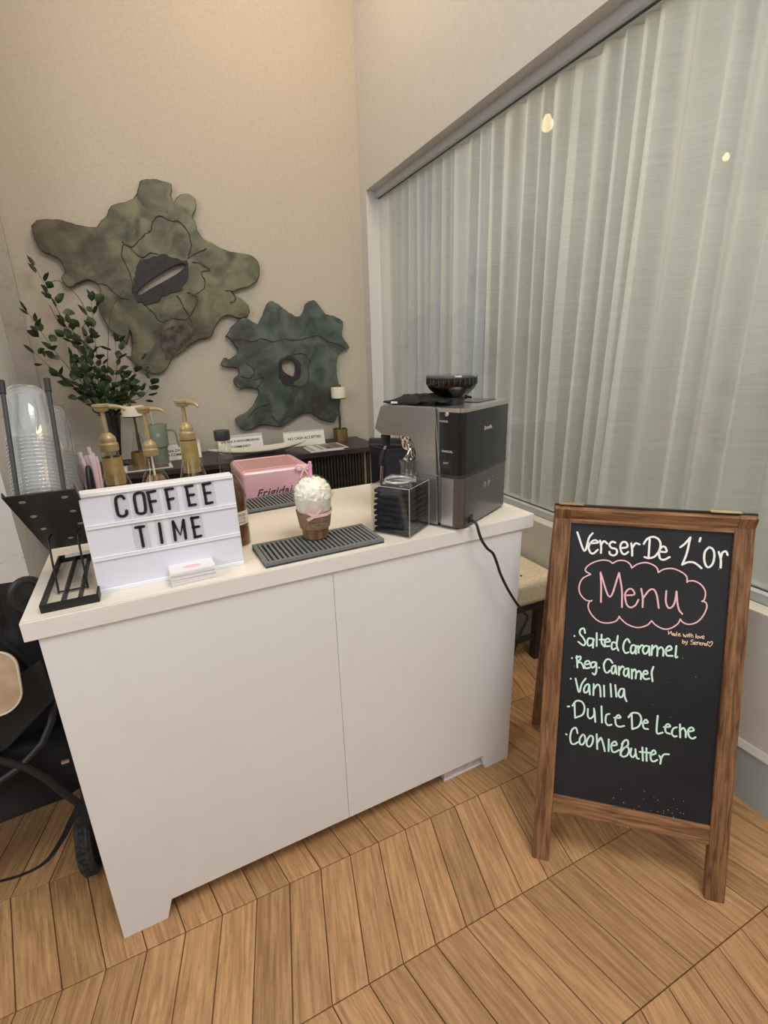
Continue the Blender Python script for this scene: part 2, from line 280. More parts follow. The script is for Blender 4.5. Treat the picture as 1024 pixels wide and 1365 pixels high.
CHALK = [
    ('white', "white heading Verser De L'Or", '63.6,953.1 85.3,902.1 94.5,938.7 103.3,953.1|96.4,924.2 118.4,928.2 111.5,934.5 102.1,929.3 95.5,914.6 100.2,900.1 108.6,897 119.5,908.4|123.5,934.5 127.5,916.9 127.8,900.1|126.8,921.9 133.4,933.3 142.5,927.2|162.4,931.4 154.6,933.3 148.1,925.2 153.6,916.6 165.6,913.7 168.3,903.2 161,895.9 151.2,898.9 149.2,905.3|178.4,917.7 192.7,922 190.1,933.4 180.9,934.4 175.7,923.9 179,907.5 187.4,901.2 196,908.5|202.1,932.5 205.3,915.6 206.5,899.1|205.4,920.8 212.8,933.4 222.7,931.3|246.4,947 246.8,897|232.6,933.4 240.7,948.1 254.3,954.2 267,949.2 273.1,936.5 271.3,918.7 261.8,902.1 248.2,896 236.9,898.1|271.3,915.8 288.3,916.8 284.3,929.2 276.5,928.2 271.3,914.8 274.5,898 284.4,895 297.2,903.2|320.5,931.4 330.6,941.7 342.2,959.3|342.2,959.3 336.5,915.8 328.1,885.5|328.1,885.5 340.3,893 353.8,893.9 365,887.5 373.3,880.2|365.6,959.5 364,950.1|387.2,937.5 378.4,924 378.1,903.3 383.4,887.6 390.5,884.5 398.5,895.9 400.3,916.7 396.3,931.4 387.2,937.5|409.7,926.2 415.7,906.4 416.7,885.6|415,908.5 418.1,925 426,928.4 430.1,919.8'),
    ('mint', 'mint green line Salted Caramel', '74.4,660.7 74.4,659.7|101.6,672.3 97.6,684.7 89,680.6 88.1,669.1 97.1,658.7 104,646.3 99.6,636.9 85.5,645.3|124,658.6 112,658.7 109,647.4 113,637.8 122.3,644 125.4,657.6|124,656.7 124.3,633.8|131.5,676.4 133.6,640|144.2,673.3 145.8,650.3 153.5,641|139.6,658.7 155.3,660.7|154.4,653.4 166.5,657.7 161,664.9 153.7,656.5 156.4,643.2 165.6,644.2|182.1,655.4 173.6,655.6 171.2,645.1 174.6,635.8 181.8,639.9|185.3,675.2 184.1,649.4 189.5,634.7|216.2,660.8 210,670.1 202.8,660.8 201,643 207.2,630.7 215,633.7|232.4,653.6 223.2,654.5 219.4,642.1 223.5,631.6 229.9,637.8 233.1,652.4|231.6,652.4 233.4,631.8|237.4,654.6 239.8,635.7|238.6,645.2 245.9,657.7 252.2,653.6|263.6,656.7 254.4,656.6 249.2,645.2 254.7,634.7 261.9,642.1 265,655.7|265,655.7 266.7,632.7|271.5,660.9 271.7,633.8|272,649.4 280,660.8 284.8,653.4 285.2,633.7|285.4,650.3 292.7,658.6 299,651.6 299.4,635.8|305.3,649.3 318.2,656.6 313.4,665 305.4,654.5 307.9,638.9 322.1,639|329,667 329.2,637 333.4,637.9'),
    ('mint', 'mint green line Reg. Caramel', '71.9,597.4 71.9,596.4|84,604.5 87.7,572.3|82.5,599.3 93.3,604.5 93.8,596.2 86.6,586.9 97.2,586.9 104.7,572.4|105.7,582.9 118.5,587.9 115.1,595.3 107.9,591.2 105.6,578.7 111.1,573.4 119.7,576.5|132.8,594.2 125,592.2 121.9,583.8 126.1,577.6 132.6,582.8 135.6,593.2|135.6,593.2 137.3,570.2 133.5,558.7 128,562.1|143.9,580.7 143.9,579.7|176.8,598.4 169.8,606.6 160.6,604.6 155.3,589.9 159.3,572.3 166.3,569.3 171.4,576.5|183.7,592.1 177.3,587.8 175.7,575.5 179.8,568.3 184.9,577.4 185.2,591.1|185.2,591.1 189,569.3|193.6,590.9 195.3,567|194.8,578.6 200.8,592.2 205.7,590|215.5,588.8 208.4,584.7 206.8,572.4 212.3,566.2 217.4,575.3 217.7,589|217.7,589 220.8,564.1|226.2,587.8 227.9,562|226.7,579.6 233.3,589.1 237.4,579.6 237.1,564|237.4,578.6 243.9,585.8 249.4,579.5 249.9,564.1|252.2,578.5 265,581.6 262.4,589.1 255.9,585.8 255,572.3 260.5,566 270.5,569.1|278.2,602.5 275.1,586 278.8,562.8'),
    ('mint', 'mint green line Vanilla', '72.2,537.9 72.2,537|85,540 96.3,502.6 101.7,526.4 111.3,544.3|118.8,529.8 112.3,524.5 108.6,512 112,503.7 119.9,510.9 121.6,527.4|121.6,527.4 124.7,500.6|133,531.8 133.9,500.6|134.2,518.1 142.3,531.8 149.2,526.5 153,499.5|159.3,531.9 162.2,501.4|175.6,538.9 180,503.6|187.7,537.9 192.8,505.7|209.5,530.6 201.7,528.6 197.2,515 202,505.7 208.5,511 210.9,528.7|210.9,528.7 213.4,509.7 218.8,497.3'),
    ('mint', 'mint green line Dulce De Leche', '69.2,456.7 73.6,458|86.5,468.2 90.7,427.7|81.4,461 90.9,476.6 105.1,476.7 113.3,462.9 110.1,441.2 92.1,428.6|122.5,459 123.5,439.2 130.5,432.9 139.2,444.5 138.1,463|139.4,457.8 143.8,425.7|156.7,472.5 160.9,426.8|178.4,454.8 170.5,449.5 170.1,430.6 177,422.4 185.6,425.6|191,446.4 206.6,448.5 201,455.7 194.4,444.3 197,427.7 206.1,423.4 217.6,427.9|233.8,463 238,422.5|226.5,453.7 235.3,467.2 250.9,468.2 258.4,453.7 253.1,432.8 238,422.5|260.4,443.4 274.6,447.4 269.8,454.8 263.2,444.3 266.5,430.8 276.4,429.7|297.7,470.5 297.2,441.2 299.6,422.3 312.5,426.7|314.2,442.3 329.2,446.4 323.6,452.7 317.8,444.3 320.3,429.6 330.2,426.6|344.8,447.5 336.9,442.2 334.5,428.8 340.7,421.4 346.5,423.6|352,456.8 354.9,421.5|352.4,438.1 360.4,448.5 366.6,439.2 367.7,424.5|370.8,440.1 385.1,446.4 379.6,453.6 372.3,445.2 374.9,429.6 383.3,423.7 390.5,428.7'),
    ('mint', 'mint green line Cookie Butter', '69.9,376.7 71.3,375.7|99.8,385 94.4,399.7 85,392.2 81.2,372.6 84.4,354.8 92.8,351.8 102.9,360.1|113.3,384 106.7,370.6 107.8,356.9 114.8,354.9 120.8,367.5 118.9,381 113.3,384|133.1,384.9 125.8,369.5 126.2,356 133.9,352.8 140.5,366.1 140.2,381.9 133.1,384.9|149.6,391.4 153.7,349.5|152.7,367.5 160,382.9 166.2,372.6 173.5,347.6|161.4,383.8 155.6,373.6|181.3,382.9 182.8,349.6|188,366.2 202.3,371.5 196.8,379.7 188.8,369.3 191.3,352.7 198.4,349.7 209.2,358.1|214.5,375.8 222.5,388.1 228.9,388.2 230.1,375.9 219.9,364.3 214,350.7 218.8,341.4 229.5,346.6 234,361.2 229.2,370.5 219.9,366.2|239.1,368.4 238.1,351.6 244.4,344.6 250.2,354.9 249.7,368.4|250.3,361 254.3,345.4 259.9,343.4|266.2,376.7 269.8,340.3|276.1,376.5 279,341.3|260.3,363.2 285.1,365.2|286.4,359 299.3,366.3 294.5,374.7 287.9,363.2 289.7,346.5 296.8,343.5 304.7,349.7|308.4,362.1 313.2,352.8 312.3,340.3|312.6,353.9 319.2,367.3 331.3,370.5|218.1,384 215.8,372.5 213.4,357.1 213.2,344.4'),
    ('pink', 'pink cloud outline', '105.4,838.7 91.4,847.1 95.2,859.5 110.3,872.2 131,880.4 148.7,880.3 159.2,874.1|159.2,874.1 172.9,882.6 189.9,883.6 202.5,876.2 208,865.7|208,865.7 221,877.2 240.9,883.4 257.8,879.3 269,871 273.1,859.6|273.1,859.6 285.3,869 305.2,873.2 325.7,866.9 340.3,855.4 342.9,839.8|343.6,842.9 359.2,844.9 375.4,836.7 386.4,819.9 386,799.2 380.3,793.1|380.3,793.1 389.4,790.8 392.7,778.3 385.9,755.5 372.9,736.8 354.2,728.3 339.5,732.6 333.9,739.9|333.9,739.9 328,726.3 312.8,712.7 296.5,708.6 277.5,715.9 265.6,727.3|265.6,727.3 255.4,713.8 232.6,704.4 208.6,709.6 192.5,721.1 184.9,729.5|185.6,727.4 176.8,714.8 156.1,707.5 134.9,709.8 116,725.2 105.1,745.2 106.8,760.8 113.3,766|111.8,763.8 96.9,765.8 81.7,781.6 77.9,803.4 86,825.2 105.4,838.7'),
    ('pinkw', 'pink word Menu', '130.4,846 134.6,806.5 136.6,763.9|130.4,846 158.2,780.4 177.2,849.2|177.2,849.2 187,804.3 190.4,755.6|194.5,788.8 218.7,793.9 212.6,807.5 203.3,806.5 196,792.1 201.2,766 211.6,757.5 223.1,764.8 229.8,780.5|234.6,811.6 239.8,787.8 241.4,761.6|239.8,783.5 252.9,807.4 264.4,812.7 273.3,798.1 280.5,763.7|295.5,811.6 296.4,782.3 303.9,766.8 314,773.1 318.6,791.9 319.7,812.9|319.7,812.9 324,781.4 329.4,763.8 337,754.4'),
    ('orange', 'tiny orange line Made with love', '307.8,704.5 309,695.1|307,703.4 311.1,698.1 314.1,704.6 316.1,696.3|319.7,700.3 317.5,698.2 318.2,694.2 320.4,695.3 321.1,700.3 322.4,694.1|326.8,699.2 323.9,698.3 323.8,694 326.7,694|327.6,704.6 328.1,694|331,697.2 336,699.2 333.9,701.4 331.7,698.3 333.1,694.1 338,695.1|343.1,701.4 345.1,694 346.6,698.3 349.3,693 351.6,701.2|353.8,700.4 354.3,694.1|356.7,704.6 357.9,694.2|355.2,700.4 359.4,700.3|360.9,704.5 362.1,694.1|361.5,698.2 364.4,701.4 367.1,694.2|372.9,704.5 372.8,694.1|376.4,700.4 374.9,696.2 378.4,694 379.9,697.3 376.4,700.4|380.7,700.3 383.4,695.1 385.6,700.4|387,697.1 391.9,699.2 389.9,702.3 387.1,699.4 388.4,695.2 392.6,695.1|342.8,685.8 342.6,676.4|343.4,679.4 346.3,681.7 347.6,677.4 344.1,675.4'),
    ('orange', 'tiny orange line by Serena with a heart', '349.1,682.6 350.5,677.4|354.1,683.7 353.3,675.4 350.4,672.2|368.3,687.7 364.1,687.7 362.6,683.5 368.2,681.5 368.9,677.4 362.5,676.4|371.1,679.5 375.4,681.8 374,683.7 370.4,681.6 371.7,676.4 376,677.3|377.6,683.8 378.1,677.5|377.5,680.6 380.4,684.7|382.4,680.7 386.7,681.5 384.6,683.7 382.4,681.6 383.8,677.4 387.3,677.5|388.8,683.6 389.4,677.3|389.5,680.5 392.4,683.8 394.4,677.4|396.6,682.7 394.5,681.6 395.1,677.5 398,678.5 398.1,682.7 400,677.3|406.4,675.4 400.9,682.6 401,687.8 403.8,687.8 405.9,684.7 408.8,689.8 411.6,688.8 411.5,682.6 406.4,675.4'),
]

WALL = noisy(mat('wall_paint', (.6,.55,.48), .75), (.465,.415,.345), (.505,.455,.38), 60, (1,1,1), bump=.12, bscale=350)
WALLR = noisy(mat('window_wall_paint', (.7,.68,.65), .7), (.60,.585,.56), (.63,.615,.59), 40, bump=.1, bscale=350)
CEIL = mat('ceiling_white', (.8,.78,.74), .9)
MARB = veins(noisy(mat('shaded_grey_marble', (.4,.36,.31), .3), (.31,.28,.235), (.42,.38,.33), 1.6, (1,1,.7), 6, .3, .7), (.27,.23,.19), 1.1, .006, .35)  # grey marble, darkened to hold the shade at the wall's left end
MARBW = veins(noisy(mat('white_marble', (.7,.7,.68), .3), (.66,.67,.65), (.76,.77,.75), 2, (1,1,1), 5), (.42,.4,.37), 1.2, .006, .6)
METFR = mat('window_metal', (.52,.53,.53), .45, .2)
DKFR = mat('dark_gasket', (.06,.06,.055), .5)
BASEB = mat('baseboard_grey', (.40,.46,.49), .45)
BASET = mat('baseboard_cap', (.5,.48,.44), .5)
GLASS = clear('window_glass', (.955,.968,.962), 1.3, .0)

# ---------------- setting
FX0, FX1, FY0, FY1, CZ = -2.6, 1.513, -4.6, 2.319, 4.2
floor = struct(obj('floor', boxbm(FX0-.12, 1.75, FY0-.12, 2.46, -.12, -.0065), mat('joint_brown', (.20,.11,.05), .9)))
PLANK = mat('oak_plank', (.5,.3,.15), .5, spec=.35)
noisy(PLANK, (.31,.165,.068), (.54,.32,.148), 26, (4.5,.30,1), 9, .32, .70, bump=.2, rnd=.14, distort=.35)
# fine dark pores running with the grain
tcp = N(PLANK, 'ShaderNodeTexCoord'); mpp = N(PLANK, 'ShaderNodeMapping'); mpp.inputs['Scale'].default_value = (9, .45, 1)
nzp = N(PLANK, 'ShaderNodeTexNoise'); nzp.inputs['Scale'].default_value = 60; nzp.inputs['Detail'].default_value = 3
oip = N(PLANK, 'ShaderNodeObjectInfo'); adp = N(PLANK, 'ShaderNodeVectorMath', operation='ADD')
lk(PLANK, tcp, 'Object', mpp, 0); lk(PLANK, mpp, 0, adp, 0); lk(PLANK, oip, 'Random', adp, 1); lk(PLANK, adp, 0, nzp, 0)
crp = N(PLANK, 'ShaderNodeMapRange'); crp.inputs['From Min'].default_value = .60; crp.inputs['From Max'].default_value = .72; crp.inputs['To Max'].default_value = .6
lk(PLANK, nzp, 0, crp, 0)
bsp = PLANK.node_tree.nodes['Principled BSDF']; srcp = bsp.inputs['Base Color'].links[0].from_socket
mxp = N(PLANK, 'ShaderNodeMix', data_type='RGBA'); lk(PLANK, crp, 0, mxp, 0); PLANK.node_tree.links.new(srcp, mxp.inputs[6]); mxp.inputs[7].default_value = (.16,.08,.033,1)
PLANK.node_tree.links.new(mxp.outputs[2], bsp.inputs['Base Color'])
S_, X0_, Y1_, W_, SH = 0.09087, -0.52024, -0.27407, 0.3063, -0.0715
def plank_mesh(name, sh):
    bm = new_bm(); g = .0011
    phi = -PI/2 - math.atan2(-W_, sh); c, s = math.cos(phi), math.sin(phi)   # turn the board so that its local y runs along it
    rp = [(x*c-y*s, x*s+y*c) for x, y in ((g, -g), (S_-g, -g), (S_-g+sh, -W_+g), (g+sh, -W_+g))]
    ang = -phi
    prism(bm, rp, -.006, 0)
    me = bpy.data.meshes.new(name); bmesh.ops.recalc_face_normals(bm, faces=bm.faces)
    bmesh.ops.bevel(bm, geom=[e for e in bm.edges if all(v.co.z > -.001 for v in e.verts) and len(e.link_faces) == 2 and e.calc_face_angle(0) > .5], offset=.0009, segments=1, affect='EDGES')
    bm.to_mesh(me); bm.free(); me.materials.append(PLANK); return me, ang
pm = {0: plank_mesh('plank', SH), 1: plank_mesh('plank', -SH)}
cells = []
for j in range(-9, 15):
    sx = 0 if j % 2 == 0 else SH
    y = Y1_ - j*W_
    for i in range(-26, 25):
        x = X0_ + S_*i + sx
        if x < FX0-.05 or x > FX1-.02 or y > FY1+.1 or y - W_ < FY0: continue
        d = math.hypot(x-.35, (y-W_/2)+.42)
        cells.append((d, x, y, j % 2))
cells.sort()
for k, (d, x, y, par) in enumerate(cells[:300]):
    me, ang = pm[par]
    o = bpy.data.objects.new('plank', me); COL.objects.link(o); o.parent = floor
    o.location = (x, y, 0); o.rotation_euler = (0, 0, ang)
bm = new_bm()
for (d, x, y, par) in cells[300:]:
    sh = SH if par == 0 else -SH; g = .0011
    box_pts = [(x+g, y-g), (x+S_-g, y-g), (x+S_-g+sh, y-W_+g), (x+g+sh, y-W_+g)]
    prism(bm, box_pts, -.006, 0)
o = obj('plank_field', bm, PLANK, floor); o['kind'] = 'stuff'

struct(obj('wall_back', boxbm(FX0-.12, 1.75, FY1, FY1+.12, -.02, CZ), WALL))
struct(obj('wall_left', boxbm(FX0-.12, FX0, FY0, FY1, -.02, CZ), WALL))
struct(obj('wall_front', boxbm(FX0-.12, 1.75, FY0-.12, FY0, -.02, CZ), WALL))
struct(obj('ceiling', boxbm(FX0-.12, 1.75, FY0-.12, FY1+.12, CZ, CZ+.1), CEIL))
# window wall with its long opening
YO, YN = 2.209, -3.3
bm = new_bm()
box(bm, FX1, 1.74, FY0, FY1, -.02, .6365)
box(bm, FX1, 1.74, FY0, FY1, 2.4696, CZ)
box(bm, FX1, 1.74, YO, FY1, .6365, 2.4696)
box(bm, FX1, 1.74, FY0, YN, .6365, 2.4696)
struct(obj('wall_right', bm, WALLR))
win = struct(obj('window_1', boxbm(1.575, 1.625, YN, YO, .6365, .6718), METFR, bevel=.002))
bm = new_bm(); box(bm, 1.575, 1.625, YN, YO, 2.4296, 2.4696); box(bm, 1.585, 1.6, YN, YO, 2.45, 2.4695)
obj('window_head', bm, METFR, win)
bm = new_bm(); box(bm, 1.5995, 1.6085, YN, YO, 2.4262, 2.4296); box(bm, 1.5995, 1.6085, YN, YO, .6718, .6748)
box(bm, 1.572, 1.575, YN, YO, .6365, .6405)
obj('gasket', bm, DKFR, win)
for a, b in ((YO-.009, .45), (.447, -1.45), (-1.453, YN)):
    obj('pane', boxbm(1.601, 1.607, b, a, .6748, 2.4262), GLASS, win)
struct(obj('trim_1', boxbm(1.5135, 1.575, YN, YO, .6365, .6400), mat('sill_stone', (.60,.56,.48), .4)))
bb = struct(obj('baseboard_right', boxbm(1.5, FX1, FY0, FY1-.001, 0, .184), BASEB))
bm = new_bm(); prism(bm, [(1.4965, .184), (1.513, .184), (1.513, .2035), (1.509, .2035)], FY0, FY1-.001, 'xz')
obj('baseboard_cap', bm, BASET, bb)
struct(obj('baseboard_back', boxbm(-.62, 1.5, FY1-.012, FY1, 0, .15), BASEB))
# marble facing left of the art and the nearer marble pier
struct(obj('wall_marble', boxbm(FX0, -.62, FY1-.03, FY1, 0, CZ), MARB, bevel=.002))
struct(obj('wall_pier', boxbm(FX0, -.724, 1.5, FY1-.03, 0, CZ), MARBW, bevel=.002))

# ---------------- room beyond the window, curtain
bm = new_bm()
box(bm, 4.2, 4.3, -4.5, 4.5, 0, 4)
struct(obj('wall_beyond', bm, mat('beyond_wall', (.30,.28,.22), .8)))
struct(obj('floor_beyond', boxbm(1.76, 4.2, -4.5, 4.5, -.1, 0), mat('beyond_floor', (.3,.24,.18), .6)))
bm = new_bm()
CF = bpy.data.materials.new('sheer_curtain'); CF.use_nodes = True; nt = CF.node_tree; nt.nodes.clear()
o_ = N(CF, 'ShaderNodeOutputMaterial'); di = N(CF, 'ShaderNodeBsdfDiffuse'); tr = N(CF, 'ShaderNodeBsdfTranslucent'); tp = N(CF, 'ShaderNodeBsdfTransparent')
di.inputs[0].default_value = (.79,.81,.81,1); tr.inputs[0].default_value = (.80,.79,.74,1); tp.inputs[0].default_value = (1,1,.97,1)
m1 = N(CF, 'ShaderNodeMixShader'); m2 = N(CF, 'ShaderNodeMixShader'); m1.inputs[0].default_value = .5
tcn = N(CF, 'ShaderNodeTexCoord'); wv = N(CF, 'ShaderNodeTexNoise'); wv.inputs['Scale'].default_value = 6; wv.inputs['Detail'].default_value = 3
mpn = N(CF, 'ShaderNodeMapping'); mpn.inputs['Scale'].default_value = (.6, .6, 26)
lk(CF, tcn, 'Object', mpn, 0); lk(CF, mpn, 0, wv, 0)
mrn = N(CF, 'ShaderNodeMapRange'); mrn.inputs['From Min'].default_value = .35; mrn.inputs['From Max'].default_value = .65; mrn.inputs['To Min'].default_value = .29; mrn.inputs['To Max'].default_value = .37
lk(CF, wv, 0, mrn, 0)
lwc = N(CF, 'ShaderNodeLayerWeight'); lwc.inputs[0].default_value = .5   # cloth seen edge-on is denser
sbc = N(CF, 'ShaderNodeMath', operation='SUBTRACT'); sbc.inputs[0].default_value = 1.0; lk(CF, lwc, 'Facing', sbc, 1)
pwc = N(CF, 'ShaderNodeMath', operation='POWER'); pwc.inputs[1].default_value = 1.5; lk(CF, sbc, 0, pwc, 0)
mlc = N(CF, 'ShaderNodeMath', operation='MULTIPLY'); lk(CF, pwc, 0, mlc, 0); lk(CF, mrn, 0, mlc, 1); lk(CF, mlc, 0, m2, 0)
lk(CF, di, 0, m1, 1); lk(CF, tr, 0, m1, 2); lk(CF, m1, 0, m2, 1); lk(CF, tp, 0, m2, 2); lk(CF, m2, 0, o_, 0)
rng = random.Random(5)
ys = []; y = 2.16
knots = []
while y > -3.2:
    wl = rng.choice((.025, .045, .06, .075))*rng.uniform(.8, 1.2); knots.append((y, rng.uniform(.55, 1.0)*(1 if len(knots) % 2 else -1))); y -= wl
rows = 9; nn = 1500
grid = []
for k in range(nn+1):
    yy = 2.15 + (-3.2-2.15)*k/nn
    # find knots around
    while len(knots) > 2 and knots[1][0] > yy: knots.pop(0)
    (ya, aa), (yb, ab) = knots[0], knots[1]
    t = min(1, max(0, (ya-yy)/(ya-yb))); s = aa + (ab-aa)*(.5-.5*math.cos(PI*t))
    col_ = []
    for r in range(rows):
        z = .5 + (2.62-.5)*r/(rows-1); q = 1-r/(rows-1)
        x = 1.70 + s*(.026+.024*q) + .012*math.sin(yy*5.1+q*1.5) + .006*math.sin(yy*17+q*3)
        col_.append(bm.verts.new((x, yy + .03*q*q*math.sin(yy*6+1) + .012*s*math.sin(yy*23), z)))
    grid.append(col_)
for a, b in zip(grid, grid[1:]):
    for r in range(rows-1): bm.faces.new((a[r], b[r], b[r+1], a[r+1]))
cur = obj('curtain', bm, CF, smooth='all')
tag(cur, 'floor to ceiling white sheer curtain in loose folds hanging behind the long window', 'curtain')
def bulb(loc, r, power, label):
    t = thing('pendant_lamp', label, 'lamp', loc)
    e = mat('warm_glow', (1,.8,.5)); b = e.node_tree.nodes['Principled BSDF']
    b.inputs['Emission Color'].default_value = (1,.72,.38,1); b.inputs['Emission Strength'].default_value = power
    obj('lamp_bulb', lathebm([(0,-r)]+[(r*math.cos(a), r*math.sin(a)) for a in (-1.1,-.6,-.1,.4,.9)]+[(r*.4, r*1.25), (0, r*1.3)], 16), e, t, smooth='all')
    obj('cord', tube(new_bm(), [(0,0,r*1.2), (0,0,3.95-loc[2])], .003, 6), DKFR, t)
struct(obj('ceiling_beyond', boxbm(1.76, 4.3, -4.5, 4.5, 3.95, 4.05), CEIL))
bulb((1.86, .853, 2.41), .030, 2.6, 'warm pendant bulb glowing through the curtain near the window top')
bulb((1.86, -.035, 2.002), .011, 3, 'small warm pendant bulb glowing through the curtain at the right')
# dark timber uprights standing in the next room
mat('post_brown', (.16,.11,.07), .6)
for yy, wh_ in ((1.02, 'farther, left hand'), (.55, 'nearer, right hand')):
    tag(obj('timber_post', boxbm(1.95, 2.0, yy, yy+.035, 0, 1.72), bpy.data.materials['post_brown'], bevel=.003), wh_+' slim brown upright seen dimly through the sheer curtain', 'post', 'uprights behind the curtain')
tag(obj('timber_rail', boxbm(1.95, 2.0, .585, 1.02, 1.55, 1.58), bpy.data.materials['post_brown']), 'thin brown crossbar between two uprights behind the curtain', 'rail')

# ---------------- wall art
def relief(name, cs):
    m = mat(name, cs[0], .42, .25, .5)
    noisy(m, cs[0], cs[1], 7, (1,1,1), 12, .34, .62, distort=.9)
    b = m.node_tree.nodes['Principled BSDF']; src = b.inputs['Base Color'].links[0].from_socket
    tc = N(m, 'ShaderNodeTexCoord'); n2 = N(m, 'ShaderNodeTexNoise'); n2.inputs['Scale'].default_value = 2.4; n2.inputs['Detail'].default_value = 7; n2.inputs['Distortion'].default_value = .8
    lk(m, tc, 'Object', n2, 0)
    cr = N(m, 'ShaderNodeValToRGB'); cr.color_ramp.elements[0].position = .52; cr.color_ramp.elements[1].position = .68
    lk(m, n2, 0, cr, 0); mx = N(m, 'ShaderNodeMix', data_type='RGBA'); lk(m, cr, 0, mx, 0); m.node_tree.links.new(src, mx.inputs[6]); mx.inputs[7].default_value = (*cs[2], 1)
    m.node_tree.links.new(mx.outputs[2], b.inputs['Base Color'])
    wv = N(m, 'ShaderNodeTexNoise'); wv.inputs['Scale'].default_value = 9; wv.inputs['Detail'].default_value = 10; wv.inputs['Distortion'].default_value = .6
    lk(m, tc, 'Object', wv, 0)
    bp = N(m, 'ShaderNodeBump'); bp.inputs['Strength'].default_value = .38; bp.inputs['Distance'].default_value = .010; lk(m, wv, 0, bp, 'Height'); lk(m, bp, 0, b, 'Normal')
    return m
ART1 = relief('bronze_olive', ((.040,.038,.020), (.150,.140,.082), (.050,.030,.016)))
ART2 = relief('bronze_verdigris', ((.030,.044,.032), (.100,.128,.098), (.040,.034,.022)))
CRACK = mat('crack_dark', (.035,.027,.018), .7)
DARKIN = noisy(mat('dark_core', (.04,.03,.035), .6), (.006,.005,.006), (.022,.016,.017), 25, bump=.8)
YA = 2.27
def P2(s, c=(0,0)): return [[((a/1000)-c[0], (b/1000)-c[1]) for a, b in st] for st in parse(s)]
def art(name, label, outer, hole, cx, cz, m, cracks, patches, thick=.045):
    t = thing(name, label, 'wall art', (cx, YA+thick/2, cz)); c = (cx, cz)
    o_ = crom([(x, y, 0) for x, y in P2(outer, c)[0]] + [(*P2(outer, c)[0][0], 0)], 3)[:-1]
    h_ = crom([(x, y, 0) for x, y in P2(hole, c)[0]] + [(*P2(hole, c)[0][0], 0)], 2)[:-1]
    rg = random.Random(3)
    o_ = [(v.x+rg.uniform(-.0025,.0025), v.y+rg.uniform(-.0025,.0025)) for v in o_]; h_ = [(v.x, v.y) for v in h_]
    me = curve_slab('slab', o_, [h_], thick-.012, .006)
    obj_me('slab', me, m, t, rot=(PI/2, 0, 0))
    for nm, s, mt, dz in patches:
        bm = new_bm()
        pl = crom([(x, y, 0) for x, y in P2(s, c)[0]] + [(*P2(s, c)[0][0], 0)], 3)[:-1]
        pl = [(v.x+rg.uniform(-.009,.009), v.y+rg.uniform(-.009,.009)) for v in pl]
        holes = [h_] if nm != 'burl_patch' else []
        me = curve_slab(nm, pl, holes, .006, .0015)
        obj_me(nm, me, mt, t, loc=(0, -thick/2-dz, 0), rot=(PI/2, 0, 0))
    bm = new_bm()
    for st in P2(cracks, c):
        pts = crom([(x, y, 0) for x, y in st], 4)
        pts = [(p.x+rg.uniform(-.003,.003), p.y+rg.uniform(-.003,.003)) for p in pts]
        tube(bm, [(x, -thick/2-.0005, y) for x, y in pts], .0042, 6, rr=[.0042*rg.uniform(.5,1.15) for _ in pts])
    obj('crack', bm, CRACK, t)
    return t
art('wall_sculpture', 'large olive bronze burl slab wall sculpture with slanted slit, upper left one', BIG, BIGHOLE, .15, 1.88, ART1, BIGCR, [('dark_core', BIGDARK, DARKIN, .002), ('burl_patch', BIGDARK2, noisy(mat('burl_brown', (.04,.03,.02), .6), (.012,.010,.007), (.12,.085,.055), 22, (1,1,1), 8, .35, .7, bump=1), .0)])
art('wall_sculpture', 'smaller green bronze hide shaped wall sculpture with round hole, lower right one', SMALL, SMALLHOLE, .95, 1.4, ART2, SMALLCR, [('hole_rim', SMALLRIM, DARKIN, .001)])

# ---------------- counter
C0X, C0Y, CTH, T = -.3007, -.2213, .0238, .9256
def Cw(x, y, z=0):
    c, s = math.cos(CTH), math.sin(CTH); return Vector((C0X+c*x-s*y, C0Y+s*x+c*y, z))
LAM = veins(noisy(mat('white_laminate', (.78,.77,.76), .38, spec=.4), (.76,.76,.762), (.79,.79,.792), 2.2, (1,1,.35), 4, bump=0), (.72,.705,.69), 1.1, .02, .2)
STONE = noisy(mat('cream_top', (.78,.72,.62), .22, spec=.5), (.74,.66,.54), (.82,.765,.68), 3.2, (.6,2.2,1), 6, .3, .7, distort=.8)
EDGE = noisy(mat('top_edge', (.78,.76,.73), .35), (.76,.74,.70), (.81,.79,.76), 6, (.5,1,3), 4)
ct = thing('counter', 'white panelled coffee counter with two front panels and cream top', 'counter', (C0X, C0Y, 0), CTH)
W, TH, ZF = 1.2429, .0426, .0590
HB = T-TH
for s0, s1, foot in ((0, .6246, 0), (.6256, W, 1)):
    pl = [(s0, 0), (.104, 0), (.122, ZF), (s1, ZF), (s1, HB), (s0, HB)] if not foot else [(s0, ZF), (1.128, ZF), (1.143, 0), (s1, 0), (s1, HB), (s0, HB)]
    bm = new_bm(); prism(bm, pl, 0, .018, 'xz')
    obj('front_panel', bm, LAM, ct, bevel=.0008, seg=1)
for x in (0, W-.018):
    bm = new_bm(); prism(bm, [(.0185, 0), (.12, 0), (.135, ZF), (.44, ZF), (.455, 0), (.56, 0), (.56, HB), (.0185, HB)], x, x+.018, 'yz')
    obj('side_panel', bm, LAM, ct)
obj('back_panel', boxbm(.018, W-.018, .50, .518, ZF, HB), LAM, ct)
obj('bottom_shelf', boxbm(.018, W-.018, .0185, .5, ZF, ZF+.018), LAM, ct)
obj('kick_rail', boxbm(.0185, W-.0185, .18, .195, .012, ZF), LAM, ct)
top = obj('countertop', boxbm(-.0219, W+.0394, -.006, .60, HB, T-.0012), EDGE, ct, bevel=.0015)
obj('top_surface', boxbm(-.0209, W+.0384, -.005, .599, T-.0012, T), STONE, top)
